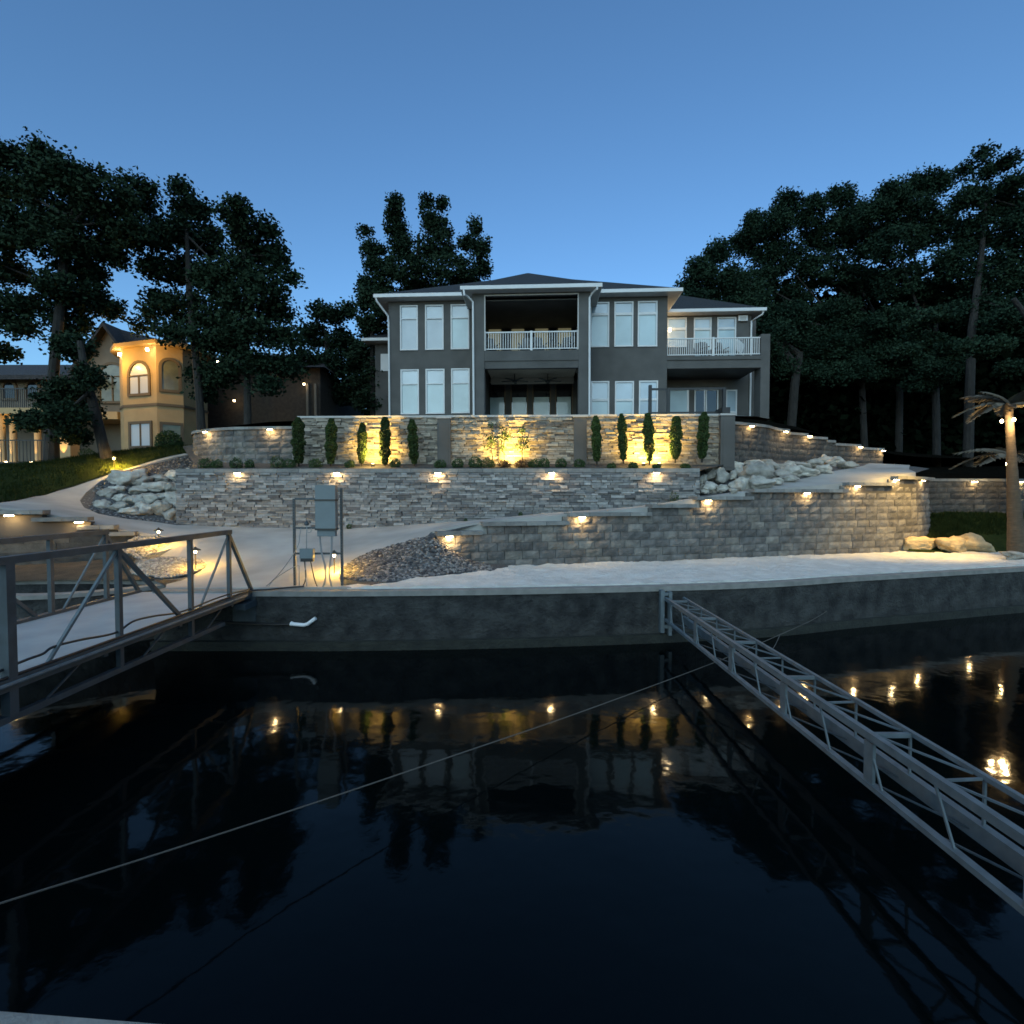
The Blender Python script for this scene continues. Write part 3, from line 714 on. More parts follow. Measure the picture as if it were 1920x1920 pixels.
rightrocks = [
 ('foot', [(1330, 915, 16, 10), (1356, 917, 12, 6), (1391, 908, 19, 13), (1376, 921, 7, 5), (1424, 907, 24, 12), (1455, 903, 15, 8), (1322, 921, 7, 5), (1480, 897, 15, 8)]),
 ('middle', [(1319, 899, 8, 9), (1337, 893, 12, 10), (1357, 895, 13, 13), (1377, 893, 8, 9), (1392, 888, 13, 10), (1427, 889, 27, 17), (1462, 890, 15, 8), (1488, 884, 17, 10), (1518, 886, 22, 9), (1546, 881, 16, 8)]),
 ('top', [(1324, 879, 14, 11), (1343, 876, 7, 10), (1374, 874, 16, 9), (1386, 880, 12, 9), (1414, 870, 18, 7), (1447, 873, 20, 9), (1476, 876, 16, 9), (1504, 873, 20, 8), (1532, 871, 18, 8), (1553, 863, 16, 7), (1575, 866, 16, 8), (1592, 872, 14, 7)])]
for row, lst in rightrocks:
    lst = sorted(lst)
    for i, (x, y, a, b_) in enumerate(lst):
        sd_ += 1
        boulder(x, y, a, b_, hRR, f'pale boulder, {ORD[i]} in {WORD[row]} of the pile right of lower wall', 'boulders piled right of the lower stone wall', M['rock'], sd_)
hsand = lambda x, y: .05
boulder(1725, 1024, 32, 13, hsand, 'flat tan rock on the sand against the block wall, left of the larger one', 'tan rocks on the sand', M['tanrock'], 301, rough=.2, depthf=.7)
boulder(1800, 1024, 24, 15, hsand, 'tan rock on the sand in front of the lawn patch, touching a longer one', 'tan rocks on the sand', M['tanrock'], 303, rough=.25, depthf=.8)
boulder(1838, 1022, 27, 17, hsand, 'largest tan rock on the sand, nearest the palm trunk', 'tan rocks on the sand', M['tanrock'], 305, rough=.25, depthf=.8)
boulder(1910, 1044, 24, 7, hsand, 'low flat slab of stone at the foot of the palm, cut by the right edge', None, M['rock'], 306)

# ------------------------------------------------------------ lamps
def add_light(parent, kind, energy, loc, color=WARM, radius=.02, rot=None, spot=None, blend=.6):
    d = bpy.data.lights.new('lamp_light', kind); d.energy = energy; d.color = color; d.shadow_soft_size = radius
    if kind == 'SPOT': d.spot_size = R(spot); d.spot_blend = blend
    o = bpy.data.objects.new('lamp_light', d); COL.objects.link(o); o.parent = parent; o.location = loc
    if rot: o.rotation_euler = rot
    return o
def wall_light_proto():
    r = empty('wall_light', (0, 0, 0))
    mb = MB(); mb.box(-.09, .09, -.075, .0, 0, .012); mb.box(-.09, .09, -.008, .0, -.03, 0); mb.build('housing', M['brass'], r)
    mb = MB(); mb.box(-.075, .075, -.068, -.02, -.022, -.003); mb.build('lens', M['bulb'], r)
    return r
WLP = None
def wall_light(line, px, z, label, group, power=3.8, off=.075):
    global WLP
    s = s_of_px(line, px); p, d = line.at(s); n = Vector((d.y, -d.x)); q = p + n*off
    if WLP is None: WLP = wall_light_proto(); o = WLP
    else: o = copy_tree(WLP)
    o.location = (q.x, q.y, z); o.rotation_euler = (0, 0, math.atan2(d.y, d.x)); tag(o, label, 'wall light', group)
    add_light(o, 'POINT', power, (0, -.045, -.05), radius=.03)
    return o
def zpix(line, px, py):
    s = s_of_px(line, px); p, d = line.at(s); r = ray(px, py); return EYE + r.z/r.y*p.y
GW = 'lit lamps under the cap of the lower stone wall'
for i, px in enumerate([450, 634, 823, 1034, 1229]):
    wall_light(LL, px, LT - .015, f'lit lamp under the cap of the lower stone wall, {ORD[i]}', GW)
GW = 'lit lamps under the cap of the stepped block wall'
for i, (px, py) in enumerate([(842, 1010), (1092, 972), (1329, 939), (1515, 922), (1610, 908), (1683, 910), (1734, 893)]):
    s = s_of_px(BL, px); wall_light(BL, px, blk_top(s) - .015, f'lit lamp under the stepped cap of the long block wall, {ORD[i]}', GW, off=.04-.012*blk_top(s)/hc)
for i, px in enumerate([392, 511]):
    wall_light(CL_, px, 3.88 - .015, f'lit lamp on the curved block wall left of the upper wall, {"left" if i == 0 else "right"} one', 'lit lamps on the curved block wall', off=.05)
for i, px in enumerate([1403, 1467, 1512, 1607, 1650]):
    s = s_of_px(DR, px); wall_light(DR, px, DT(s) - .015, f'lit lamp on the dark block wall falling to the right, {ORD[i]}', 'lit lamps on the falling block wall', off=.05, power=1.8)
for i, px in enumerate([1822, 1909]):
    wall_light(FR, px, 2.2-.015, f'lit lamp on the far right block wall, {"left" if i == 0 else "right"} of the palm trunk', 'lit lamps on the far right block wall', off=.05, power=1.6)
for i, (px) in enumerate([20, 149]):
    s = s_of_px(WL, px); wall_light(WL, px, WT(s)-.015, f'lit lamp under the stepped wall cap at the left edge, {"upper left" if i == 0 else "lower right"} one', 'lit lamps on the left stepped wall', off=.03, power=1.8)
# path lights
def path_light(px, pyb, h, label, hh=.45, power=6):
    b_ = onto(px, pyb, h); r = empty('path_light', b_, label=label, cat='path light', group='small hat shaped path lights')
    MB().tube([(0, 0, -.05), (0, 0, hh-.05)], .012, 8).build('stake', M['brass'], r)
    MB().lathe([(.105, 0), (.10, .012), (.03, .05), (.012, .075), (.002, .08)], (0, 0, hh-.03)).build('hat', M['brass'], r, smooth=False)
    MB().lathe([(.022, -.055), (.026, -.02), (.02, 0)], (0, 0, hh-.032)).build('bulb', M['bulb_soft'], r, smooth=True)
    add_light(r, 'POINT', power*34, (0, 0, hh-.06), color=(1, .54, .07), radius=.03)
path_light(367, 1071, hAB, 'path light standing in the oval pebble bed behind the gangway', .47)
path_light(298, 1029, hC, 'path light in the crescent pebble bed at the end of the left stepped wall', .45)
path_light(627, 1078, hAB, 'path light at the tip of the dark pebble bed, right of the cabinet posts', .45, 8)
path_light(214, 880, hAB, 'path light on the lawn beside the far bend of the path', .42, 26)
# uplights
def uplight(px, py, D, label, power, group='uplights at the foot of the upper stone wall', dirv=(0, .45, 1), size=150):
    b_ = at(px, py, D); z = BEDZ(b_.x, b_.y); r = empty('ground_uplight', (b_.x, b_.y, z), label=label, cat='uplight', group=group)
    MB().lathe([(.05, 0), (.055, .07), (.05, .09)]).build('can', M['brass'], r); MB().lathe([(.04, .091), (.038, .097)]).build('lens', M['bulb_soft'], r)
    q = Vector(dirv).normalized().to_track_quat('-Z', 'Y').to_euler()
    add_light(r, 'SPOT', power, (0, 0, .11), radius=.03, rot=q, spot=size, blend=.8, color=(1, .62, .12))
    add_light(r, 'POINT', power*.12, (0, -.1, .35), radius=.05, color=(1, .64, .18))  # added fill without a fixture, widens the warm wash of the spot
uplight(699, 868, 15.85, 'small uplight between the third and fourth cypress from the left', 240)
uplight(952, 868, 15.85, 'small uplight behind the shrubs in the middle of the upper wall', 260)
uplight(1207, 868, 15.75, 'small uplight just left of the middle cypress on the right half', 140)
uplight(1236, 868, 15.75, 'small uplight just right of the middle cypress on the right half', 180)
# ---- plants --------------------------------------------------------------------
def leafmesh(centers, size, flat=.0, seed=0, aspect=.6):
    """many small folded leaf faces (numpy); centers (n,3)"""
    n = len(centers); r_ = np.random.default_rng(seed)
    d = r_.normal(size=(n, 3)); d[:, 2] *= (1-flat); d /= np.linalg.norm(d, axis=1)[:, None]
    e = r_.normal(size=(n, 3)); e -= d*(e*d).sum(1)[:, None]; e /= np.linalg.norm(e, axis=1)[:, None]
    s = size * r_.uniform(.6, 1.3, n)[:, None]
    a = centers - d*s*.5; c = centers + d*s*.5; b_ = centers + e*s*aspect*.5; f = centers - e*s*aspect*.5
    V = np.stack([a, b_, c, f], axis=1).reshape(-1, 3)
    return V
def np_mesh(name, V, k, material, parent=None):
    n = len(V)//k; me = bpy.data.meshes.new(name); me.vertices.add(len(V)); me.vertices.foreach_set('co', V.astype(np.float32).ravel())
    me.loops.add(len(V)); me.loops.foreach_set('vertex_index', np.arange(len(V), dtype=np.int32)); me.polygons.add(n)
    me.polygons.foreach_set('loop_start', np.arange(0, len(V), k, dtype=np.int32)); me.update(calc_edges=True)
    me.materials.append(material); o = bpy.data.objects.new(name, me); COL.objects.link(o)
    if parent: o.parent = parent
    return o
def ell_pts(n, rx, ry, rz, lo=.0, seed=0, r_=None):
    v = r_.normal(size=(n, 3)); v /= np.linalg.norm(v, axis=1)[:, None]; rad = (lo**3 + (1-lo**3)*r_.uniform(size=n))**(1/3)
    return v*rad[:, None]*np.array([rx, ry, rz])
def cypress(px, pyt, pyb, wpx, D, label, i):
    b_ = at(px, pyb, D); tp = at(px, pyt, D); H = tp.z - b_.z; Rr = wpx*D/F/2*.86; r_ = np.random.default_rng(500+i)
    root = empty('cypress', b_, label=label, cat='cypress', group='slim cypresses in front of the upper stone wall')
    n = 4600; z = r_.uniform(0.02, 1, n); prof = Rr*np.minimum(1, .45+(z/.25)*.55)*np.where(z > .72, 1-((z-.72)/.30)**2*.75, 1)*(1+.12*np.sin(z*17+i*1.3)+.10*np.sin(z*31+i*2))
    a = r_.uniform(0, 6.283, n); rr = prof*np.sqrt(r_.uniform(.25, 1.1, n)); lean = r_.uniform(-.06, .06)
    C = np.stack([rr*np.cos(a) + lean*z*H, rr*np.sin(a), z*H], 1)
    V = leafmesh(C, .062, seed=i, aspect=.5)
    np_mesh('foliage', V, 4, M['cypress'], root)
    MB().tube([(0, 0, -.1), (lean*H*.5, 0, H*.5), (lean*H*.95, 0, H*.92)], [.03, .02, .008], 6).build('stem', M['bark'], root)
cyp = [(560, 783, 870, 25), (620, 785, 871, 23), (678, 793, 870, 19), (722, 782, 872, 22), (777, 787, 871, 20),
       (1119, 780, 866, 19), (1169, 776, 863, 18), (1218, 775, 866, 22), (1266, 781, 862, 24), (1316, 773, 861, 22)]
for i, (x, a, b_, w_) in enumerate(cyp):
    side = 'left' if i < 5 else 'right'
    cypress(x, a, b_, w_, 15.95 if i < 5 else 15.7, f'slim cypress, {ORD[i % 5]} of the five before the {side} half of upper wall', i)
def shrub(px, py, r, D, label, i, material='shrub', sq=.8, n=700, group='low round shrubs in the planting bed', z=None):
    b_ = at(px, py, D); rr = r*D/F; z = BEDZ(b_.x, min(b_.y, 17)) if z is None else z; r_ = np.random.default_rng(700+i)
    root = empty('shrub', (b_.x, b_.y, z), label=label, cat='shrub', group=group)
    C = ell_pts(n, rr, rr, rr*sq, .55, r_=r_); C *= (1+.18*np.sin(C[:, :1]*9/rr*.3+i)); C[:, 2] = np.abs(C[:, 2]+rr*sq*.55)
    np_mesh('foliage', leafmesh(C, max(.045, rr*.2), seed=i), 4, M[material], root)
    mb = MB()
    for k in range(4):
        a = k*1.6+i; mb.tube([(0, 0, -.02), (math.cos(a)*rr*.5, math.sin(a)*rr*.5, rr*.8)], [.012, .005], 5)
    mb.build('stem', M['bark'], root)
sh = [(824, 862, 13), (857, 862, 14), (892, 859, 17), (917, 861, 15), (946, 866, 13, 1), (978, 864, 14, 1), (1001, 860, 14), (1019, 856, 14), (1052, 858, 14), (1088, 857, 13)]
for i, q in enumerate(sh):
    shrub(q[0], q[1]+8, q[2]*.92, 15.6, f'{"reddish" if len(q) > 3 else "green"} rounded shrub, {ORD[i]} of ten between the two wall pilasters', i, 'redshrub' if len(q) > 3 else 'shrub')
sm = [(1146, 868, 11), (1188, 868, 12), (1232, 871, 9), (1286, 869, 10)]
for i, q in enumerate(sm): shrub(q[0], q[1], q[2]*.9, 15.3, f'small dark shrub on the right of the planting bed, {ORD[i]} of four', 20+i, sq=.6)
sm = [(385, 864, 13), (405, 871, 10), (441, 861, 12), (468, 873, 9), (522, 861, 14), (545, 873, 11), (592, 873, 12), (655, 873, 9), (740, 874, 10)]
for i, q in enumerate(sm): shrub(q[0], q[1], q[2]*1.05, 15.7, f'small low plant on the left of the planting bed, {ORD[i]} of nine', 30+i, sq=.95, n=620)
sm = [(654, 978, 7, 14.3), (873, 972, 4, 14.2), (976, 958, 5, 14.2), (1265, 932, 11, 14.1)]
for i, q in enumerate(sm):
    b_ = at(q[0], q[1], q[3]); shrub(q[0], q[1], q[2]*.85, q[3], f'sparse weed growing at the foot of the lower stone wall, {ORD[i]} of four', 50+i, sq=1.2, n=120, z=hAB(b_.x, b_.y)+.02, group='weeds along the foot of the lower wall')
def sapling(px, pyt, pyb, D, label, i):
    b_ = at(px, pyb, D); tp = at(px, pyt, D); H = tp.z-b_.z; r_ = np.random.default_rng(900+i)
    root = empty('young_tree', b_, label=label, cat='young tree', group='young slender trees at the middle uplight')
    st = MB(); tips = []
    P = [(0, 0, 0)] + [(.03*math.sin(k*1.7+i), .02*math.cos(k), H*k/6) for k in range(1, 7)]; st.tube(P, [.02, .018, .016, .014, .012, .009, .005], 6)
    for k in range(11):
        z = H*random.uniform(.3, .95); a = random.uniform(0, 6.28); L = random.uniform(.1, .24)
        e = (math.cos(a)*L, math.sin(a)*L*.6, z+L*.7); st.tube([(0, 0, z), e], [.007, .003], 5); tips.append(e); tips.append((e[0]*.6, e[1]*.6, z+L*.4))
    st.build('stem', M['barkdark'], root)
    C = np.array([np.array(tp_) + r_.normal(size=3)*.05 for tp_ in tips for _ in range(12)])
    np_mesh('foliage', leafmesh(C, .07, seed=i), 4, M['shrub'], root)
sapling(922, 797, 868, 16.0, 'slender young tree, left of the three silhouetted in the middle glow', 0)
sapling(945, 800, 868, 16.05, 'slender young tree, middle of the three silhouetted in the middle glow', 1)
sapling(980, 803, 868, 16.0, 'slender young tree, right of the three silhouetted in the middle glow', 2)

# ------------------------------------------------------------ main house
TH = R(3.0)
HO = at(960, 930, 23.8); HO.z = 0
Ux = Vector((math.cos(TH), -math.sin(TH), 0)); Vx = Vector((math.sin(TH), math.cos(TH), 0))
def hp(px, py, v):
    r = ray(px, py); n = Vx; p0 = HO + Vx*v; C = Vector((0, 0, EYE)); k = (p0 - C).dot(n)/r.dot(n); P = C + r*k
    return (P - HO).dot(Ux), P.z
def hu(px, v, py=650): return hp(px, py, v)[0]
def hz(py, v, px=960): return hp(px, py, v)[1]
H = empty('lake_house', HO, -TH, label='large two storey grey stucco house with hip roof, white trim and two balconies', cat='house')
def wallbox(mb, u0, u1, z0, z1, v0, v1, holes=()):
    us = sorted({u0, u1, *[x for h in holes for x in h[:2]]}); zs = sorted({z0, z1, *[x for h in holes for x in h[2:]]})
    for i in range(len(us)-1):
        run = None
        for j in range(len(zs)-1):
            cu = (us[i]+us[i+1])/2; cz = (zs[j]+zs[j+1])/2
            hole = any(h[0] < cu < h[1] and h[2] < cz < h[3] for h in holes)
            if not hole:
                run = [zs[j], zs[j+1]] if run is None else [run[0], zs[j+1]]
            if (hole or j == len(zs)-2) and run:
                mb.box(us[i], us[i+1], v0, v1, run[0], run[1]); run = None
def window(u0, u1, z0, z1, v, transoms=(), pane='pane', parent=H, fw=.06, mull=(), name='window', frame='white'):
    mb = MB(); d0, d1 = v-.03, v+.08
    mb.box(u0, u1, d0, d1, z1-fw, z1); mb.box(u0, u1, d0-.02, d1, z0, z0+fw); mb.box(u0, u0+fw, d0, d1, z0+fw, z1-fw); mb.box(u1-fw, u1, d0, d1, z0+fw, z1-fw)
    for z, t_ in transoms: mb.box(u0+fw, u1-fw, d0+.01, d1, z-t_/2, z+t_/2)
    for u in mull: mb.box(u-.03, u+.03, d0+.01, d1, z0+fw, z1-fw)
    f = mb.build(name, M[frame], parent)
    if transoms and pane == 'pane':
        zt_, th_ = transoms[0]; k_ = random.randint(0, 2)
        MB().box(u0+fw, u1-fw, v+.03, v+.05, zt_+th_/2, z1-fw).build('pane', M['pane_top'], f)
        MB().box(u0+fw, u1-fw, v+.03, v+.05, z0+fw, zt_-th_/2).build('pane', M['pane_b'] if k_ == 0 else M['pane'], f)
    else:
        mb = MB(); mb.box(u0+fw, u1-fw, v+.03, v+.05, z0+fw, z1-fw); mb.build('pane', M[pane], f)
    return f
BASE = 4.4
zE = hz(556, -.5, 800)
walls = MB()
def holes_px(lst, v):
    out = []
    for x0, x1, y0, y1 in lst:
        a, z1 = hp(x0, y0, v); b_, z0 = hp(x1, y1, v); out.append((a, b_, z0, z1))
    return out
# left wing
upL = holes_px([(750, 784, 573, 657), (797, 832, 572, 656), (845, 880, 571, 655)], 0)
loL = holes_px([(751, 786, 693, 777), (798, 834, 692, 776), (846, 881, 691, 775)], 0)
u0, u1 = hu(729, 0), hu(892, 0)
wallbox(walls, u0, u1, BASE, zE, 0, .25, upL + loL)
for h in upL: window(*h, 0, [(h[3] - .62, .045)])
for h in loL: window(*h, 0, [(h[3] - .68, .045)])
# right wing
upR = holes_px([(1107, 1142, 567, 651), (1152, 1187, 566, 650), (1196, 1232, 565, 650)], 0)
loR = holes_px([(1108, 1142, 715, 800), (1153, 1188, 715, 800), (1198, 1233, 714, 800)], 0)
uR0, uR1 = hu(1100, 0), hu(1251, 0)
wallbox(walls, uR0, uR1, BASE, zE, 0, .25, upR + loR)
for h in upR: window(*h, 0, [(h[3] - .55, .12)])
for h in loR: window(*h, 0, [(h[3] - .85, .1)])
# side and back walls of the main body
walls.box(u0, u0+.25, .25, 11, BASE, zE); walls.box(uR1-.25, uR1, .25, 11, BASE, zE); walls.box(u0, uR1, 11, 11.25, BASE, zE)
# centre bay: pillars and beams
VB = -1.75
b0, b1 = hu(886, VB), hu(1106, VB); o0, o1 = hu(908, VB), hu(1085, VB)
zB = hz(545, VB); zo1 = hz(552, VB); zf1 = hz(657, VB); zf0 = hz(677, VB); zE2 = hz(540, VB-.5)
for (a, b_) in ((b0, o0), (o1, b1)): walls.box(a, b_, VB, VB+.55, BASE, zE2)
walls.box(o0, o1, VB, VB+.3, zo1, zE2)                       # head beam
walls.box(o0, o1, VB+.02, 2.3, zf0+.02, zf1)                      # balcony floor
walls.box(o0, o1, VB+.06, VB+.3, hz(690, VB), zf0+.02)             # beam under
for (a, b_) in ((b0, o0-.0), (o1, b1)): walls.box(a + (.0 if a == b0 else .35), b_ - (.35 if a == b0 else .0), VB+.55, 0, BASE, zE2)
# bay back walls (recess)
VR = 2.3
lit = holes_px([(913, 942, 601, 668), (957, 985, 600, 668), (1001, 1030, 600, 668), (1044, 1073, 600, 668)], VR)
lit = [(a, b_, zf1+.02, d) for a, b_, c, d in lit]
wallbox(walls, o0-.35, o1+.35, zf1, zE2+.3, VR, VR+.2, lit)
doors = holes_px([(915, 948, 716, 800), (957, 990, 716, 800), (998, 1033, 716, 800), (1041, 1074, 716, 800)], VR)
wallbox(walls, o0-.35, o1+.35, BASE, zf0+.01, VR, VR+.2, doors)
walls.box(o0-.36, o0-.2, 0, VR, BASE, zE2); walls.box(o1+.2, o1+.36, 0, VR, BASE, zE2)
W = walls.build('wall', M['stucco'], H)
for h in lit: window(*h, VR, [], pane='lit_pane', frame='trim')
for h in doors:
    f = window(*h, VR, [], pane='dark_glass', frame='trim', name='glass_door')
    mb = MB(); mb.box(h[0]+.1, h[1]-.1, VR+.012, VR+.03, h[2]+.05, hz(745, VR)); mb.build('door_reflection', M['pane'], f)  # pale panel paints the bright reflection in the lower door glass
mb = MB(); mb.box(o0, o1, VB+.3, VR, zf0-.02, zf0+.02 - .003); 
for k in range(24):
    u = o0 + (o1-o0)*(k+.5)/24; mb.box(u-.05, u+.05, VB+.31, VR, zf0-.05, zf0-.02)
mb.box(o0, o1, 1.2, 1.5, zf0-.28, zf0-.05); mb.build('porch_ceiling', M['ceiling'], H)
mb = MB(); mb.box(o0-.2, o1+.2, VB+.3, VR, zE2-.22, zE2-.18); mb.build('balcony_ceiling', M['stucco'], H)
def fan(px, py, v, label=None):
    u, z = hp(px, py, v); f = MB().lathe([(.1, -.1), (.12, -.02), (.05, .02), (.02, .03), (.02, .4)], (u, v, z), 12).build('ceiling_fan', M['black'], H)
    mb = MB()
    for k in range(5):
        a = k*1.2566+.3; mb.bar((u+.1*math.cos(a), v+.1*math.sin(a), z-.02), (u+.65*math.cos(a), v+.65*math.sin(a), z-.02), .13, .015)
    mb.build('blade', M['black'], f)
fan(965, 713, .4); fan(1027, 713, .4); fan(985, 572, .4)
# screened opening trim
mb = MB(); mb.box(o0, o0+.05, VB-.02, VB+.05, zf1, zo1); mb.box(o1-.05, o1, VB-.02, VB+.05, zf1, zo1); mb.box(o0+.05, o1-.05, VB-.02, VB+.05, zo1-.05, zo1); mb.build('opening_trim', M['soffit'], H)
def railing(u0, u1, v, z0, z1, n, posts=(.5,)):
    r = MB(); r.box(u0, u1, v-.03, v+.03, z1-.05, z1); rr = r.build('railing', M['white'], H)
    MB().box(u0, u1, v-.022, v+.022, z0+.06, z0+.10).build('bottom_rail', M['white'], rr)
    for p in posts: u = u0+(u1-u0)*p; MB().box(u-.05, u+.05, v-.05, v+.05, z0-.02, z1+.02).build('post', M['white'], rr)
    proto = None
    for k in range(n):
        u = u0+(u1-u0)*(k+.5)/n
        if any(abs(u-(u0+(u1-u0)*p)) < .06 for p in posts): continue
        if proto is None: proto = MB().box(-.014, .014, -.014, .014, z0+.10, z1-.05).build('baluster', M['white'], rr); o = proto
        else: o = proto.copy(); COL.objects.link(o)
        o.parent = rr; o.location = (u, v, 0)
railing(o0+.02, o1-.02, VB-.02 + .1, zf1, hz(621, VB), 38, (0, .5, 1))
# right section: set back block with balcony
VX = 2.4; VBf = .03
x0, x1 = hu(1250, VX)-.3, hu(1408, VX); zX = hz(584, VX-.5, 1340); zfl = hz(667, VBf, 1340); zbm = hz(690, VBf, 1340)
r1 = holes_px([(1251, 1287, 596, 651), (1301, 1333, 596, 690), (1345, 1379, 595, 690)], VX)
r1 = [r1[0]] + [(a, b_, zfl+.05, d) for a, b_, c, d in r1[1:]]
r2 = holes_px([(1254, 1291, 730, 800), (1302, 1346, 730, 800), (1361, 1381, 731, 800)], VX)
r2 = [(a, b_, BASE+.1 if k < 2 else BASE + .1, d) for k, (a, b_, c, d) in enumerate(r2)]
wl = MB(); wallbox(wl, x0, x1, BASE, zX, VX, VX+.25, r1 + r2); wl.box(x1-.25, x1, VX+.25, 10, BASE, zX)
wl.box(x1, hu(1417, 4), 4, 4.25, BASE, hz(603, 3.6)); 
p0_, p1_ = hu(1427, VBf), hu(1444, VBf)
wl.box(p0_, p1_, VBf, VBf+.7, BASE, hz(626, VBf, 1435))
wl.box(hu(1250, VBf), p0_, VBf+.02, VX, zfl-.22, zfl); wl.box(hu(1250, VBf), p0_, VBf, VBf+.3, zbm, zfl-.22)
wl.box(hu(1250, VBf), p0_, VBf-.03, VBf-.002, zfl-.18, zfl-.02)
wl.build('wall', M['stucco'], H)
for k, h in enumerate(r1): window(*h, VX, [(h[3]-.55 if k else h[3]-.55, .12)], name='window' if k == 0 else 'balcony_door')
for k, h in enumerate(r2): window(*h, VX, [(h[3]-1.1, .08)] if k == 2 else [], mull=[(h[0]+h[1])/2] if k == 1 else [], pane='dark_glass' if k == 1 else 'pane', name='sliding_door' if k < 2 else 'door')
mb = MB(); mb.box(hu(1250, VBf)+.02, p0_, VBf+.3, VX, zbm+.02, zbm+.06); mb.build('porch_ceiling', M['black'], H)
railing(hu(1251, VBf), p0_, VBf+.1, zfl, hz(632, VBf, 1340), 44, (.5,))
# gutters / eaves / roofs
def hip(u0, u1, v0, v1, ze, zr, ru0, ru1, rv, oh=.5, name='roof'):
    a, b_, c, d = u0-oh, u1+oh, v0-oh, v1+oh
    mb = MB(); A = (a, c, ze+.14); B = (b_, c, ze+.14); C = (b_, d, ze+.14); D_ = (a, d, ze+.14); R0 = (ru0, rv, zr); R1 = (ru1, rv, zr)
    if ru1 - ru0 < .02: mb.poly([A, B, R0]); mb.poly([B, C, R0]); mb.poly([C, D_, R0]); mb.poly([D_, A, R0])
    else: mb.poly([A, B, R1, R0]); mb.poly([B, C, R1]); mb.poly([C, D_, R0, R1]); mb.poly([D_, A, R0])
    r = mb.build(name, M['roof'], H)
    mb = MB(); t_ = .04
    mb.box(a, b_, c-t_, c, ze, ze+.15); mb.box(b_, b_+t_, c-t_, d, ze, ze+.15); mb.box(a-t_, a, c-t_, d, ze, ze+.15); mb.build('gutter', M['white'], r)
    mb = MB(); mb.box(a, b_, c, d, ze-.01, ze+.015); mb.build('soffit', M['soffit'], r)
    return r
zr = hz(519, 5.2, 990)
hip(u0, uR1, 0, 10.5, zE, zr, hu(970, 5), hu(1010, 5), 5.2)
hip(b0, b1, VB, 5, zE2, hz(512, 1.6, 990), hu(988, 1.6), hu(991, 1.6), 1.6, oh=.42)
hip(uR1+.02, x1, VX, 9.5, zX, hz(547, 6.2, 1290), uR1+.3, uR1+1.1, 6.2, oh=.48)
# left annex
a0, a1 = hu(703, 3), u0; zA = hz(640, 2.6, 700)
mb = MB(); mb.box(a0, a1, 3, 8, BASE, zA); mb.build('wall', M['stucco'], H)
f = MB().box(hu(714, 3), hu(729, 3)+.3, 2.95, 3.0, hz(696, 3, 714), hz(664, 3, 714)).build('window', M['white'], H)
mb = MB(); mb.poly([(a0-.5, 2.5, zA+.13), (a1+.0, 2.5, zA+.13), (a1, 5.5, zA+1.6), (a0+1.0, 5.5, zA+1.6)]); mb.poly([(a0-.5, 2.5, zA+.13), (a0+1., 5.5, zA+1.6), (a0-.5, 8.5, zA+.13)])
r = mb.build('roof', M['roof'], H); MB().box(a0-.54, a1, 2.46, 2.5, zA, zA+.14).build('gutter', M['white'], r); MB().box(a0-.5, a1, 2.5, 8.5, zA-.01, zA+.02).build('soffit', M['soffit'], r)
# downpipes
def pipe(pts): MB().tube(pts, .045, 8).build('downpipe', M['white'], H)
ue = hu(868, VB-.45)
pipe([(hu(870, VB-.4), VB-.45, zE2+.02), (hu(871, VB-.4), VB-.45, hz(552, VB-.4)), (hu(878, VB), VB-.2, hz(557, VB)), (hu(887, VB-.05), VB-.06, hz(566, VB)), (hu(888, VB-.06), VB-.06, BASE)])
pipe([(hu(1119, VB-.4), VB-.45, zE2+.02), (hu(1119, VB-.4), VB-.45, hz(546, VB-.4)), (hu(1111, VB), VB-.2, hz(554, VB)), (hu(1105, VB-.05), VB-.06, hz(562, VB)), (hu(1106, VB-.06), VB-.06, BASE)])
pipe([(u0-.45, -.5, zE+.02), (u0-.4, -.45, zE-.15), (u0+.0, -.08, zE-.7), (u0+.02, -.06, zE-1.0), (u0+.03, -.06, BASE)])
pipe([(x1+.4, VX-.45, zX), (x1+.35, VX-.4, zX-.15), (x1-.02, VX-.06, zX-.35), (x1-.02, VX-.06, BASE)])
# vent box on wall
a, z1 = hp(1383, 593, VX); b_, z0 = hp(1400, 603, VX)
f = MB().box(a, b_, VX-.14, VX-.002, z0, z1).build('wall_vent', M['white'], H); mb = MB()
for k in range(4): zz = z0+.05+k*(z1-z0-.1)/4; mb.box(a+.08, b_-.08, VX-.15, VX-.141, zz, zz+.02)
mb.build('louvre', M['soffit'], f)
# wall sconce beside the balcony, on the side wall of the right wing
u_, z_ = hp(1256, 617, 1.7); r = MB().lathe([(.05, -.12), (.06, 0), (.03, .06)], (u_+.0, 1.7, z_), 10).build('wall_sconce', M['bulb_soft'], H)
add_light(H, 'POINT', 9, (u_+.12, 1.7, z_), color=(1, .75, .42), radius=.05)
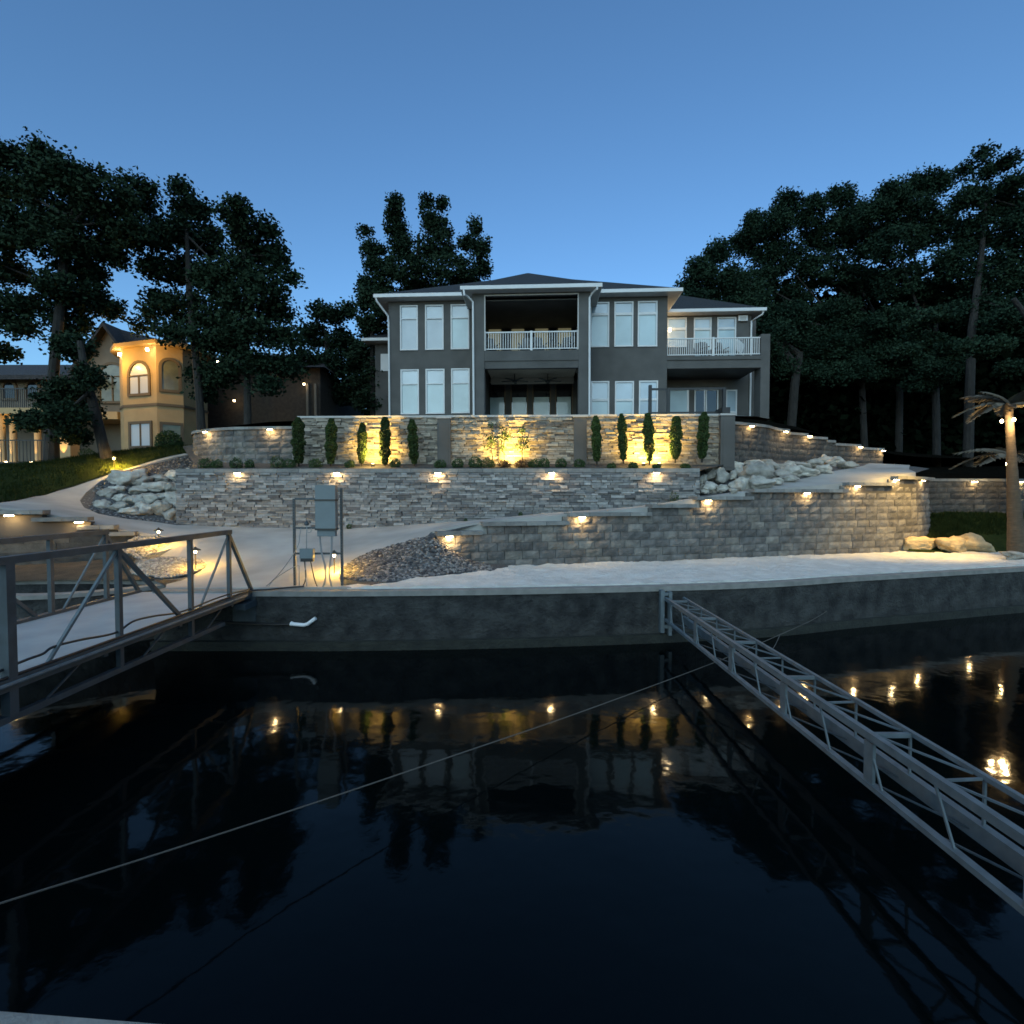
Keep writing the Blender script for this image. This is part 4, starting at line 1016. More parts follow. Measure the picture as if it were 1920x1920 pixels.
# soft light under left eave (lamp hidden behind the corner, lights the soffit)
# interior glow on the balcony
# patio furniture
def patio_chair(u, v, z, rz, label, material='chair'):
    P = H.matrix_basis @ Vector((u, v, z)); P = HO + Ux*u + Vx*v; P.z = z
    r = empty('patio_chair', P, rz, label=label, cat='chair', group='patio chairs on the balconies')
    MB().box(-.27, .27, -.27, .27, .38, .44).build('seat', M[material], r)
    mb = MB(); mb.bar((0, .25, .44), (0, .38, .98), .52, .04, up=(0, 1, 0)); mb.build('backrest', M[material], r)
    for sx in (-1, 1):
        for sy in (-1, 1): MB().bar((sx*.24, sy*.24, 0), (sx*.24, sy*.24, .39), .035).build('leg', M['black'], r)
        MB().box(sx*.27-.02, sx*.27+.02, -.25, .28, .58, .62).build('armrest', M['black'], r)
for i, (px, rz) in enumerate([(922, .4), (985, -.3), (1012, .3), (1060, -.5)]): patio_chair(hu(px, -.6), -.6, zf1, rz, f'patio chair behind the centre balcony railing, {ORD[i]} of four')
for i, (px, rz) in enumerate([(1312, -.4), (1330, .5), (1352, .2)]): patio_chair(hu(px, 1.0), 1.0, zfl, rz, f'dark patio chair behind the right balcony railing, {ORD[i]} of three')
P = HO + Ux*hu(1393, 1.2) + Vx*1.2; P.z = zfl
r = empty('deck_chair', P, .3, label='pale sling deck chair with tall back near the corner of the right balcony', cat='deck chair')
mb = MB(); mb.bar((-.25, -.1, .35), (.25, .5, 1.15), .5, .03, up=(0, 1, 0)); mb.build('sling', M['cushion'], r)
for s_ in (-.25, .25): MB().bar((-.35, s_, 0), (.3, s_+.3, 1.2), .03).build('frame_side', M['steel'], r)
# black metal frame on the terrace
a, zt = hp(1219, 728, -3.0); b_, _ = hp(1358, 728, -3.0); zb_ = hz(775, -3.0, 1290); m1 = hu(1254, -3.0)
P = HO + Ux*a + Vx*-3.0; P.z = 4.3
r = empty('screen_frame', P, -TH, label='black metal frame with open bays standing on the terrace above the upper wall', cat='metal frame')
wd = b_-a; ht = zt-4.3
for u in (0, m1-a, wd): MB().box(u-.06, u+.06, -.06, .06, 0, ht+(.12 if u == 0 else 0)).build('post', M['black'], r)
MB().box(.06, wd, -.03, .03, ht-.08, ht).build('top_bar', M['black'], r)
MB().box(.06, wd, -.03, .03, zb_-4.3, zb_-4.3+.06).build('bottom_bar', M['black'], r)
for u in (hu(1290, -3)-a, hu(1322, -3)-a): MB().box(u-.015, u+.015, -.02, .02, zb_-4.3+.06, ht-.08).build('mullion', M['soffit'], r)
MB().box(wd-.2, wd+.1, -.4, .4, 0, ht*.5).build('side_panel', M['black'], r)

# ------------------------------------------------------------ neighbour house with lit turret
NH = empty('turret_house', (0, 0, 0), label='tan stucco house with a lamplit octagonal turret and arched windows behind the left trees', cat='house')
DT_ = 23.5
tc0 = at(286, 845, 24.6); Rt = 1.72; tx, ty = tc0.x, tc0.y; tz0 = hAB(tx, ty)-.3; tz1 = at(286, 652, 23.4).z
ang0 = math.atan2(-ty, -tx)
# edges seen in the photo: corners at px 222, 293, 345
A_ = at(224, 700, 24.2); B_ = at(293, 700, 23.0); C_ = at(343, 700, 23.6); 
def tower():
    P = [Vector((A_.x, A_.y)), Vector((B_.x, B_.y)), Vector((C_.x, C_.y)), Vector((C_.x+.15, C_.y+1.6)), Vector((C_.x-1.0, C_.y+2.8)), Vector((A_.x-.1, A_.y+2.6)), Vector((A_.x-.5, A_.y+1.2))]
    mb = MB()
    # split first facet in two to make it octagonal
    P.insert(1, Vector((A_.x+.62, A_.y-.62)))
    n = len(P)
    for i in range(n):
        a, b_ = P[i], P[(i+1) % n]; mb.quad((a.x, a.y, tz0), (b_.x, b_.y, tz0), (b_.x, b_.y, tz1), (a.x, a.y, tz1))
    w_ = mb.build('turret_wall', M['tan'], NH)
    c = sum(P, Vector((0, 0)))/n; mb = MB(); O = [c + (p-c)*1.22 for p in P]
    apex = (c.x, c.y, tz1+.5)
    for i in range(n):
        a, b_ = O[i], O[(i+1) % n]; mb.poly([(a.x, a.y, tz1+.16), (b_.x, b_.y, tz1+.16), apex])
    mb.build('turret_roof', M['brownroof'], NH)
    mb = MB()
    for i in range(n):
        a, b_ = O[i], O[(i+1) % n]; mb.quad((a.x, a.y, tz1), (b_.x, b_.y, tz1), (b_.x, b_.y, tz1+.16), (a.x, a.y, tz1+.16))
    mb.poly([(p.x, p.y, tz1+.01) for p in reversed(O)]); mb.build('eave', M['tan'], NH)
    zz = at(293, 758, 23).z; mb = MB(); O2 = [c + (p-c)*1.025 for p in P]
    for i in range(n):
        a, b_ = O2[i], O2[(i+1) % n]; mb.quad((a.x, a.y, zz-.06), (b_.x, b_.y, zz-.06), (b_.x, b_.y, zz+.06), (a.x, a.y, zz+.06))
    mb.poly([(p.x, p.y, zz+.06) for p in O2]); mb.build('belt_moulding', M['trim'], NH)
    return P, c
TP, tcen = tower()
def face_window(a, b_, t0, t1, z0, z1, arch, pane, mull=True):
    """window on the facet a->b between fractions t0,t1"""
    d = (b_-a); L = d.length; d = d.normalized(); n = Vector((d.y, -d.x)); u0 = t0*L; u1 = t1*L; uc = (u0+u1)/2; rad = (u1-u0)/2
    def pt(u, z, o): q = a + d*u + n*o; return (q.x, q.y, z)
    def outline(u0, u1, z0, z1, k=10):
        r = (u1-u0)/2; c = (u0+u1)/2
        if not arch: return [(u0, z0), (u1, z0), (u1, z1), (u0, z1)]
        return [(u0, z0), (u1, z0)] + [(c + r*math.cos(math.pi*i/k), z1-r + r*math.sin(math.pi*i/k)) for i in range(k+1)]
    f = .12; O = outline(u0-f, u1+f, z0-f, z1+f); I = outline(u0, u1, z0, z1); mb = MB(); m_ = len(O)
    for i in range(m_):
        j = (i+1) % m_
        mb.quad(pt(*O[i], .06), pt(*O[j], .06), pt(*I[j], .06), pt(*I[i], .06)); mb.quad(pt(*O[i], -.02), pt(*O[j], -.02), pt(*O[j], .06), pt(*O[i], .06)); mb.quad(pt(*I[j], .012), pt(*I[i], .012), pt(*I[i], .06), pt(*I[j], .06))
    fr = mb.build('window', M['trim'], NH)
    mb = MB(); mb.poly([pt(u, z, .012) for u, z in I]); mb.build('pane', M[pane], fr)
    if mull:
        mb = MB(); zt_ = z1 - (rad if arch else 0)
        mb.bar(pt(uc, z0, .03), pt(uc, zt_, .03), .06, .04); 
        if arch: mb.bar(pt(u0, zt_, .03), pt(u1, zt_, .03), .05, .05)
        mb.build('mullion', M['trim'], fr)
M['whitepane'] = mat('pale_curtain_glass', (.50, .52, .56), .3, coat=.5)
M['dimpane'] = mat('dim_green_glass', (.13, .13, .08), .3, coat=.5, nscale=3, namt=.3)
zat = lambda py, D=23.3: at(293, py, D).z
face_window(TP[1], TP[2], .22, .78, zat(738), zat(681), True, 'whitepane')
face_window(TP[1], TP[2], .22, .80, zat(836), zat(795), False, 'whitepane')
face_window(TP[2], TP[3], .20, .82, zat(731), zat(676), True, 'dimpane', False)
face_window(TP[2], TP[3], .20, .86, zat(836), zat(797), False, 'dimpane', False)
# eave lamps
for (px, py, D, e) in ((224, 664, 23.75, 45), (276, 655, 22.75, 50)):
    P = at(px, py, D); o = MB().lathe([(.05, -.06), (.06, 0), (.04, .05)], tuple(P), 10).build('eave_lamp', M['bulb'], NH); add_light(NH, 'POINT', e, (P.x+.05, P.y-.9, P.z-.5), color=(1, .56, .12), radius=.05)
# body behind: gable wall, roofs, left wing, right wing
def boxw(px0, px1, D, pyt, dep, name, m_, zb=2.5):
    a = at(px0, pyt, D); b_ = at(px1, pyt, D); mb = MB(); mb.box(a.x, b_.x, D, D+dep, zb, a.z); return mb.build(name, M[m_], NH), a, b_
boxw(100, 232, 26, 700, 6, 'wall', 'tanwall')
a = at(150, 700, 25.95); b_ = at(262, 700, 25.95); pk = at(205, 612, 25.95)
mb = MB(); mb.poly([(a.x, 25.95, a.z), (b_.x, 25.95, b_.z), (pk.x, 25.95, pk.z)]); mb.build('gable_wall', M['tanwall'], NH)
mb = MB(); o_ = .45
for (e, s_) in ((a, -1), (b_, 1)):
    ex = e.x + s_*.5; ez = e.z - .35
    mb.quad((pk.x, 25.95-o_, pk.z+.1), (pk.x, 36, pk.z+.1), (ex, 36, ez), (ex, 25.95-o_, ez)); mb.quad((pk.x, 25.95-o_, pk.z-.12), (pk.x, 25.95-o_, pk.z+.1), (ex, 25.95-o_, ez), (ex, 25.95-o_, ez-.22))
mb.build('gable_roof', M['brownroof'], NH)
mb = MB(); mb.poly([at(205, 612, 26.3), at(262, 627, 27), at(303, 637, 28), at(303, 668, 25.6), at(215, 668, 25.6)]); mb.poly([at(303, 637, 28), at(322, 624, 29), at(352, 640, 29), at(352, 672, 25.6), at(303, 668, 25.6)])
mb.build('main_roof', M['brownroof'], NH)
face_window(Vector((at(186, 740, 25.9).x, 25.93)), Vector((at(236, 740, 25.9).x, 25.93)), .05, .95, at(200, 752, 25.9).z, at(200, 683, 25.9).z, True, 'dimpane')
# left porch wing
boxw(-180, 130, 25.5, 705, 6, 'wall', 'tanwall')
mb = MB(); l = at(-180, 705, 24.8); r_ = at(150, 700, 24.8); mb.poly([(l.x, 24.8, l.z+.05), (r_.x, 24.8, l.z+.05), (r_.x-.5, 29, l.z+1.6), (l.x, 29, l.z+1.6)]); mb.quad((l.x, 24.8, l.z-.15), (r_.x, 24.8, l.z-.15), (r_.x, 24.8, l.z+.05), (l.x, 24.8, l.z+.05))
mb.build('wing_roof', M['brownroof'], NH)
for px in (14, 58, 93):
    q0 = at(px-12, 720, 25.4); q1 = at(px+13, 720, 25.4)
    face_window(Vector((q0.x, 25.48)), Vector((q1.x, 25.48)), .08, .92, at(px, 746, 25.4).z, at(px, 716, 25.4).z, True, 'dark_glass', False)
# balcony slab over porch and columns
l = at(-120, 775, 23.2); r_ = at(92, 768, 23.2); zs = at(50, 775, 23.2).z
mb = MB(); mb.box(l.x, r_.x, 23.0, 25.5, zs-.05, zs+.22); mb.build('balcony_slab', M['tan'], NH)
mb = MB(); mb.box(l.x, r_.x, 23.05, 23.09, zs+1.05, zs+1.1)
n = 60
for k in range(n): x = l.x + (r_.x-l.x)*(k+.5)/n; mb.box(x-.012, x+.012, 23.055, 23.08, zs+.22, zs+1.05)
mb.build('balcony_railing', M['black'], NH)
l2 = at(200, 775, 24.5); r2_ = at(226, 775, 24.5); mb = MB(); mb.box(l2.x-1.6, r2_.x, 24.3, 26, l2.z-.3, l2.z+.05); mb.build('balcony_slab', M['tan'], NH)
for px in (-32, 3, 24, 70):
    q = at(px, 790, 23.3); zb_ = hAB(q.x, q.y)-.1
    MB().lathe([(.2, 0), (.2, .2), (.14, .25), (.12, zs-.15-zb_), (.17, zs-.1-zb_), (.17, zs-.05-zb_)], (q.x, q.y, zb_), 14).build('column', M['tan'], NH, smooth=True)
    L_ = MB().lathe([(.04, 0), (.05, .08)], (q.x+.05, q.y-.42, hAB(q.x, q.y-.42)+.05), 8).build('column_uplight', M['bulb_soft'], NH)
    qd = Vector((0, .28, 1)).normalized().to_track_quat('-Z', 'Y').to_euler()
    add_light(NH, 'SPOT', 60, (q.x+.02, q.y-.36, hAB(q.x, q.y-.36)+.16), color=(1, .62, .2), radius=.03, rot=qd, spot=38, blend=.7)
q = at(120, 868, 23.0); zb_ = hAB(q.x, q.y)
MB().box(q.x-.3, q.x+.3, q.y, q.y+.5, zb_, zb_+1.3).build('pier', M['tan'], NH)
add_light(NH, 'SPOT', 60, (q.x, q.y-.25, zb_+.12), color=(1, .62, .2), radius=.03, rot=Vector((0, .3, 1)).normalized().to_track_quat('-Z', 'Y').to_euler(), spot=36, blend=.7)
# right brick wing behind trees
boxw(340, 600, 27.5, 690, 8, 'wing_wall', 'brown', zb=3)
mb = MB(); l = at(330, 688, 27); r_ = at(608, 688, 27); mb.poly([(l.x, 27, l.z), (r_.x, 27, r_.z), (r_.x-2, 32, r_.z+2.0), (l.x, 32, l.z+2.0)]); mb.poly([(r_.x, 27, r_.z), (r_.x, 36, r_.z), (r_.x-2, 32, r_.z+2.0)]); mb.build('wing_roof', M['brownroof'], NH)
for px in (577, 592): q = at(px, 720, 27.4); MB().box(q.x-.06, q.x+.06, 27.3, 27.4, 4, q.z).build('post', M['tanwall'], NH)
for (px, py) in ((439, 751), (408, 678), (570, 720)):
    q = at(px, py, 27.1); MB().lathe([(.04, -.05), (.05, .03)], tuple(q), 8).build('wall_sconce', M['bulb_soft'], NH); 
# low pots, hedge ball before turret
for i, (px, py) in enumerate(((479, 788), (513, 783))):
    q = at(px, py+15, 21.5); MBp = MB().lathe([(.1, 0), (.12, .05), (.2, .5), (.24, .55), (.2, .56)], (0, 0, 0), 14)
    o = MBp.build('urn', M['soffit']); o.location = (q.x, q.y, hT(q.x, q.y)); tag(o, f'tall pale garden urn on the terrace, {"left" if i == 0 else "right"} of two', 'urn', 'garden urns')
q = at(320, 848, 22.3); shrub(320, 850, 24, 22.3, 'round dark clipped bush at the foot of the lit turret', 90, z=hAB(q.x, 22.3)-.05, n=1600, sq=.9)
q = at(168, 860, 21.5); shrub(168, 866, 16, 21.5, 'pale green bush on the lawn between the leaning trunk and the porch columns', 91, z=hAB(q.x, 21.5)-.05, n=700, sq=.9)
# iron fence at far left
zf = at(30, 850, 21).z; x_l = at(-90, 850, 20.6).x; x_r = at(88, 850, 20.6).x
r = empty('iron_fence', (x_l, 20.6, 0), label='thin black iron fence in front of the porch columns at the left edge', cat='fence')
zz = hAB((x_l+x_r)/2, 20.6)
MB().box(0, x_r-x_l, -.015, .015, zz+1.05, zz+1.09).build('top_rail', M['black'], r); MB().box(0, x_r-x_l, -.015, .015, zz+.15, zz+.19).build('bottom_rail', M['black'], r)
for k in range(26):
    x = (x_r-x_l)*(k+.5)/26; MB().box(x-.009, x+.009, -.009, .009, zz-.2, zz+1.05).build('picket', M['black'], r)

# ------------------------------------------------------------ trees
def tree(name, label, D, blobs, trunk, leafsize=.24, dens=1.0, thick=1.0, group=None, material='leaf', bark='barkdark', depth=.9, seed=0, limbs=7, ground=None, per=42, rc=.55, cat='tree'):
    r_ = np.random.default_rng(1000+seed); rnd = random.Random(seed)
    tw = [(at(x, y, D), w_*D/F/2) for x, y, w_ in trunk]
    base = tw[0][0].copy()
    if ground is not None: gz = ground(base.x, base.y); base.z = gz - .15; tw[0] = (base.copy(), tw[0][1])
    root = empty(name, base, label=label, cat=cat, group=group)
    rel = lambda p: Vector(p) - base
    mb = MB(); P = [rel(p) for p, _ in tw]; rr = [q for _, q in tw]
    mb.tube(P, rr, 9)
    cents = []
    cl = []
    for (x, y, rx, ry) in blobs:
        dd = D + r_.uniform(-1, 1)*depth*1.2; c = rel(at(x, y, dd)); a = rx*D/F; b_ = ry*D/F; dp = (a+b_)/2*depth
        cents.append((c, (a*b_)**.5))
        area = 4*math.pi*((a*b_)**.8+(a*dp)**.8+(b_*dp)**.8)/3
        n = max(5, int(area/(rc*rc)*.85*dens))
        v = r_.normal(size=(n, 3)); v /= np.linalg.norm(v, axis=1)[:, None]; q = r_.uniform(.35, 1.0, n)**.6
        pts = v*q[:, None]*np.array([max(a-rc*.5, .2), max(dp-rc*.3, .2), max(b_-rc*.5, .2)]) + np.array(c)
        cl.append(pts)
    cl = np.concatenate(cl)
    top = P[-1]
    mid = P[max(0, len(P)-2)]
    order = sorted(range(len(cents)), key=lambda i: -cents[i][1])[:limbs]
    for i in order:
        c, rad = cents[i]; k = rnd.uniform(.35, 1.0); st = mid.lerp(top, k) if c.z > mid.z else P[0].lerp(mid, .8)
        m_ = st.lerp(c, .5) + Vector((rnd.uniform(-.3, .3), rnd.uniform(-.3, .3), rnd.uniform(.0, .4))); r0 = rr[-1]*.75
        mb.tube([st, m_, c], [r0, r0*.6, r0*.25], 6)
        for _ in range(3):
            e = c + Vector((rnd.uniform(-1, 1), rnd.uniform(-1, 1), rnd.uniform(-.5, 1)))*rad*.8; mb.tube([c.lerp(m_, .3), e], [r0*.25, r0*.07], 5)
    mb.build('trunk', M[bark], root)
    per = int(per*1.7); reps = np.repeat(cl, per, axis=0); sz = np.repeat(r_.uniform(.55, 1.2, len(cl)), per)*rc
    off = np.clip(r_.normal(size=(len(reps), 3)), -1.5, 1.5); off *= (np.array([.5, .5, .36])*sz[:, None])
    C = reps+off
    V = leafmesh(C, leafsize*.70, flat=.35, seed=seed, aspect=.7)
    np_mesh('crown', V, 4, M[material], root)
    return root
G = hAB
tree('oak_tree', 'largest oak at the left edge, thick forked trunk before the tan house', 19.5,
     [(85, 300, 38, 42), (120, 335, 60, 40), (20, 300, 38, 30), (30, 355, 40, 30), (110, 375, 80, 50), (190, 360, 60, 45), (255, 365, 45, 42), (10, 420, 50, 50), (90, 445, 80, 50), (170, 440, 80, 50), (245, 430, 50, 45),
      (-40, 350, 50, 60), (-40, 480, 60, 70), (150, 510, 55, 35), (110, 540, 40, 35), (165, 560, 42, 42), (200, 575, 32, 28), (20, 510, 55, 25), (15, 580, 45, 35), (40, 615, 35, 22), (130, 600, 45, 45), (0, 660, 40, 22), (140, 650, 40, 30), (60, 570, 22, 20), (210, 480, 40, 26)],
     [(97, 905, 26), (98, 800, 20), (100, 700, 17), (110, 600, 16), (120, 480, 14), (130, 400, 8)], leafsize=.21, dens=1.0, seed=1, ground=G, limbs=12, rc=.5)
tree('oak_tree', 'leaning pale trunk with low dark foliage on the lawn in front of the tan house', 18.5,
     [(130, 730, 38, 30), (170, 705, 26, 28), (120, 780, 42, 30), (165, 765, 32, 30), (140, 815, 40, 20), (95, 750, 26, 26), (60, 790, 30, 18)],
     [(203, 872, 21), (192, 830, 18), (178, 770, 17), (160, 700, 14), (150, 640, 10)], leafsize=.19, seed=2, ground=G, bark='bark', limbs=6, dens=1.1, rc=.45)
tree('oak_tree', 'tall oak crown right of the largest oak, rising above the lit turret', 21,
     [(335, 350, 14, 18), (350, 385, 32, 32), (375, 395, 24, 28), (330, 430, 45, 40), (385, 450, 40, 45), (300, 440, 35, 35), (290, 500, 30, 32), (345, 510, 50, 40), (395, 520, 40, 40), (300, 560, 30, 30), (350, 580, 55, 40), (400, 600, 40, 35), (330, 625, 40, 25), (380, 640, 35, 30), (265, 610, 14, 12), (280, 585, 22, 15)],
     [(380, 850, 18), (375, 760, 14), (365, 650, 13), (355, 550, 11), (350, 430, 6)], leafsize=.22, seed=3, ground=G, limbs=10)
tree('oak_tree', 'oak with its trunk rising behind the curved block wall, third crown from the left', 20.8,
     [(448, 385, 14, 22), (425, 400, 14, 14), (455, 425, 32, 32), (500, 430, 22, 25), (470, 470, 45, 40), (515, 490, 30, 40), (440, 510, 45, 40), (500, 540, 45, 40), (545, 520, 16, 18), (440, 570, 50, 40), (520, 590, 42, 35), (470, 620, 55, 35), (420, 640, 40, 35), (530, 640, 38, 35), (470, 680, 50, 30), (410, 700, 38, 30), (535, 690, 35, 30), (375, 700, 30, 22), (385, 740, 25, 18), (505, 725, 30, 18)],
     [(465, 812, 15), (464, 740, 12), (462, 640, 11), (460, 540, 9), (458, 440, 5)], leafsize=.22, seed=4, ground=lambda x, y: hT(max(x, -11), max(y, 18)), limbs=11, bark='bark')
tree('oak_tree', 'smaller tree in the gap between the left oaks and the grey house', 29,
     [(600, 585, 22, 25), (630, 590, 16, 22), (655, 580, 12, 20), (590, 630, 35, 30), (640, 640, 35, 30), (570, 680, 35, 35), (620, 690, 45, 35), (665, 680, 25, 35), (590, 740, 45, 25), (650, 735, 35, 30)],
     [(613, 800, 13), (613, 700, 9), (612, 620, 6)], leafsize=.26, seed=5, ground=hT, rc=.6)
tree('oak_tree', 'dark tree standing right against the left corner of the grey house', 27.5,
     [(690, 560, 22, 32), (700, 610, 35, 32), (680, 660, 25, 30), (705, 700, 26, 35), (695, 750, 34, 30), (720, 580, 22, 25), (672, 715, 20, 25)],
     [(700, 800, 13), (698, 700, 9), (697, 600, 6)], leafsize=.26, seed=6, ground=hT, rc=.6, limbs=4)
tree('pine_tree', 'tall tree with three pointed tops rising behind the roof of the grey house', 35,
     [(742, 378, 10, 20), (738, 405, 18, 20), (745, 430, 26, 24), (755, 465, 30, 28), (800, 382, 9, 20), (830, 385, 8, 20), (806, 415, 18, 22), (825, 430, 26, 26), (820, 465, 40, 30), (893, 425, 9, 22), (875, 455, 16, 16), (900, 470, 22, 22), (685, 435, 7, 16), (700, 470, 26, 25), (715, 500, 35, 25), (770, 510, 55, 32), (850, 510, 55, 32), (905, 505, 20, 22), (700, 530, 30, 20), (800, 545, 60, 25), (725, 560, 45, 30), (880, 535, 30, 12), (760, 580, 40, 20)],
     [(780, 800, 20), (780, 650, 14), (782, 520, 10), (785, 440, 5)], leafsize=.27, seed=7, ground=hT, limbs=14, rc=.62, per=36, dens=1.15)
GR = 'trees of the dark wood on the right'
wood = [
 ('first tree of the right wood, its crown sloping down to the grey roof', 30, [(1290, 535, 26, 22), (1310, 505, 30, 28), (1345, 475, 30, 28), (1350, 530, 50, 42), (1300, 560, 32, 22), (1390, 550, 45, 45), (1350, 580, 45, 25), (1400, 610, 40, 25), (1440, 640, 55, 45), (1480, 690, 45, 25), (1530, 700, 35, 25), (1400, 570, 50, 40)], [(1478, 795, 17), (1490, 720, 15), (1500, 660, 12), (1440, 560, 8)]),
 ('second tree of the right wood, with two rounded tops beside the first', 31, [(1415, 420, 26, 28), (1475, 385, 24, 28), (1450, 420, 45, 32), (1400, 460, 35, 35), (1460, 480, 55, 42), (1420, 530, 45, 40), (1480, 560, 45, 40), (1440, 610, 45, 30), (1500, 620, 35, 20), (1545, 650, 65, 45), (1600, 695, 55, 28), (1655, 715, 35, 20), (1470, 600, 50, 40)], [(1625, 790, 12), (1615, 700, 10), (1600, 640, 8), (1500, 520, 6)]),
 ('third tree of the right wood, broad crown left of the higher trees', 31, [(1520, 395, 35, 30), (1575, 368, 26, 26), (1600, 400, 40, 30), (1550, 440, 60, 40), (1620, 450, 45, 40), (1540, 510, 60, 42), (1610, 530, 50, 42), (1560, 590, 60, 32), (1620, 600, 35, 26), (1630, 655, 65, 42), (1680, 700, 40, 18)], [(1685, 850, 13), (1687, 740, 11), (1660, 620, 9), (1590, 480, 6)]),
 ('fourth tree of the right wood, tall rounded crown before the tallest', 29, [(1670, 365, 32, 28), (1640, 400, 35, 26), (1730, 345, 35, 28), (1765, 345, 22, 24), (1700, 400, 60, 38), (1680, 460, 55, 42), (1760, 430, 45, 45), (1700, 530, 65, 45), (1670, 600, 50, 28), (1710, 655, 60, 35), (1760, 560, 50, 40), (1765, 690, 50, 26), (1725, 720, 35, 20)], [(1757, 870, 13), (1755, 760, 12), (1750, 650, 11), (1720, 480, 7)]),
 ('tallest tree of the right wood with a loose open top', 26, [(1810, 320, 10, 8), (1845, 290, 12, 8), (1890, 300, 18, 10), (1850, 325, 22, 12), (1900, 340, 25, 14), (1820, 370, 38, 26), (1880, 380, 50, 32), (1850, 430, 65, 42), (1930, 430, 60, 60), (1800, 490, 50, 45), (1880, 510, 70, 50), (1830, 580, 60, 35), (1900, 600, 60, 40), (1960, 520, 50, 80)], [(1815, 850, 17), (1818, 740, 15), (1822, 620, 13), (1840, 480, 9), (1850, 360, 4)]),
]
for i, (lab, D, bl, tr) in enumerate(wood):
    tr = tr[:3] if i < 4 else tr
    tree('oak_tree', lab, D, bl, tr, leafsize=.21, per=60, seed=20+i, ground=lambda x, y: 3.2, group=GR, material='leafblue', bark='barkdark', limbs=5, rc=.58, dens=1.15)
tree('oak_tree', 'low leafy branches hanging over the wood edge above the palm', 22.5, [(1740, 640, 45, 12), (1700, 655, 25, 10), (1790, 655, 40, 12), (1760, 590, 40, 12), (1850, 650, 45, 22), (1900, 690, 30, 16), (1720, 610, 30, 9)],
     [(1990, 900, 18), (1985, 760, 15), (1960, 640, 12), (1900, 560, 8)], leafsize=.2, seed=31, ground=lambda x, y: 2.9, group=GR, material='leafblue', bark='bark', rc=.4, limbs=0)
# deep wood behind: one mass of undergrowth and far crowns
def woodmass(name, label, boxes, n, leafsize, material, seed):
    r_ = np.random.default_rng(seed); out = []
    for (x0, x1, y0, y1, z0, z1), k in boxes:
        c = np.stack([r_.uniform(x0, x1, k), r_.uniform(y0, y1, k), z0 + (z1-z0)*r_.uniform(0, 1, k)**1.1], 1); out.append(c)
    cl = np.concatenate(out); reps = np.repeat(cl, n, axis=0); C = reps + r_.normal(size=(len(reps), 3))*np.array([.9, .9, .6])
    V = leafmesh(C, leafsize, seed=seed, aspect=.8); o = np_mesh(name, V, 4, M[material]); return tag(o, label, 'wood', kind='stuff')
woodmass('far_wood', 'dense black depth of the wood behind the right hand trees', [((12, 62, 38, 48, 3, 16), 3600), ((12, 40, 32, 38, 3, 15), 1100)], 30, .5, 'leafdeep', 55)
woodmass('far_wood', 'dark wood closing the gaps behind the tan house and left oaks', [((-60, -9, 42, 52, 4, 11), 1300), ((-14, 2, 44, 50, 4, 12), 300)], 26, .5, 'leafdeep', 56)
# bare twigs at left gap
# ------------------------------------------------------------ palms
def palm(px_top, py_top, base, H_, r0, r1, label, fr, seed, lamp, px=None):
    root = empty('palm_tree', base, label=label, cat='palm', group='broad leaved palms at the right edge')
    rnd = random.Random(seed); pts = []; rr = []
    lean = (px_top, py_top)
    for k in range(31):
        t_ = k/30; pts.append((lean[0]*t_, 0, H_*t_)); rr.append(r1 + (r0-r1)*((1-t_)**2) + (.006 if k % 2 else 0))
    MB().tube(pts, rr, 14).build('trunk', M['palm_trunk'], root, smooth=True)
    top = Vector(pts[-1])
    for (az, L, el, droop, wd) in fr:
        mb = MB(); n = 14; prev = None; d = Vector((math.cos(az), math.sin(az), 0)); side = Vector((-d.y, d.x, 0))
        for k in range(n+1):
            t_ = k/n; c = top + d*(L*t_*math.cos(el*(1-t_*.3))) + Vector((0, 0, L*(math.sin(el)*t_ - droop*t_*t_)))
            w_ = wd*1.55*(math.sin(math.pi*min(1, .08+t_*.92))**.6)*(1-.25*t_) + .01
            cur = (c - side*w_ - Vector((0, 0, w_*.45)), c, c + side*w_ - Vector((0, 0, w_*.45)))
            if prev:
                for q_, sg in ((0, -1), (2, 1)):
                    for m_ in range(3):
                        a0 = prev[1].lerp(cur[1], m_/3); a1 = prev[1].lerp(cur[1], (m_+1)/3)
                        tipp = prev[q_].lerp(cur[q_], (m_+.6)/3) + d*.10*L + Vector((0, 0, -rnd.uniform(.0, .05)*L))
                        tw_ = prev[q_].lerp(cur[q_], (m_+1)/3).lerp(a1, .25)
                        mb.poly([a0, a1, tw_, tipp] if sg > 0 else [a1, a0, tipp, tw_])
            prev = cur
        mb.build('frond', M['frond'], root, smooth=True)
    if lamp:
        for (x, y, z, e) in lamp:
            MB().lathe([(.025, -.045), (.034, 0), (.02, .03)], (top.x+x, y, H_+z), 10).build('lamp', M['bulb'], root)
            add_light(root, 'POINT', e, (top.x+x-.05, y-.1, H_+z-.12), color=(1, .66, .28), radius=.04)
        add_light(root, 'SPOT', 800 if H_ > 3 else 1, (top.x-.4, -.25, H_-.1), color=(1, .60, .13), radius=.06, rot=Vector((12.0-base[0], 15.2-base[1], -H_+.5)).normalized().to_track_quat('-Z', 'Y').to_euler(), spot=75, blend=.9)
pb = onto(1908, 1045, hsand); pb.z = .0
tp = at(1890, 790, pb.y)
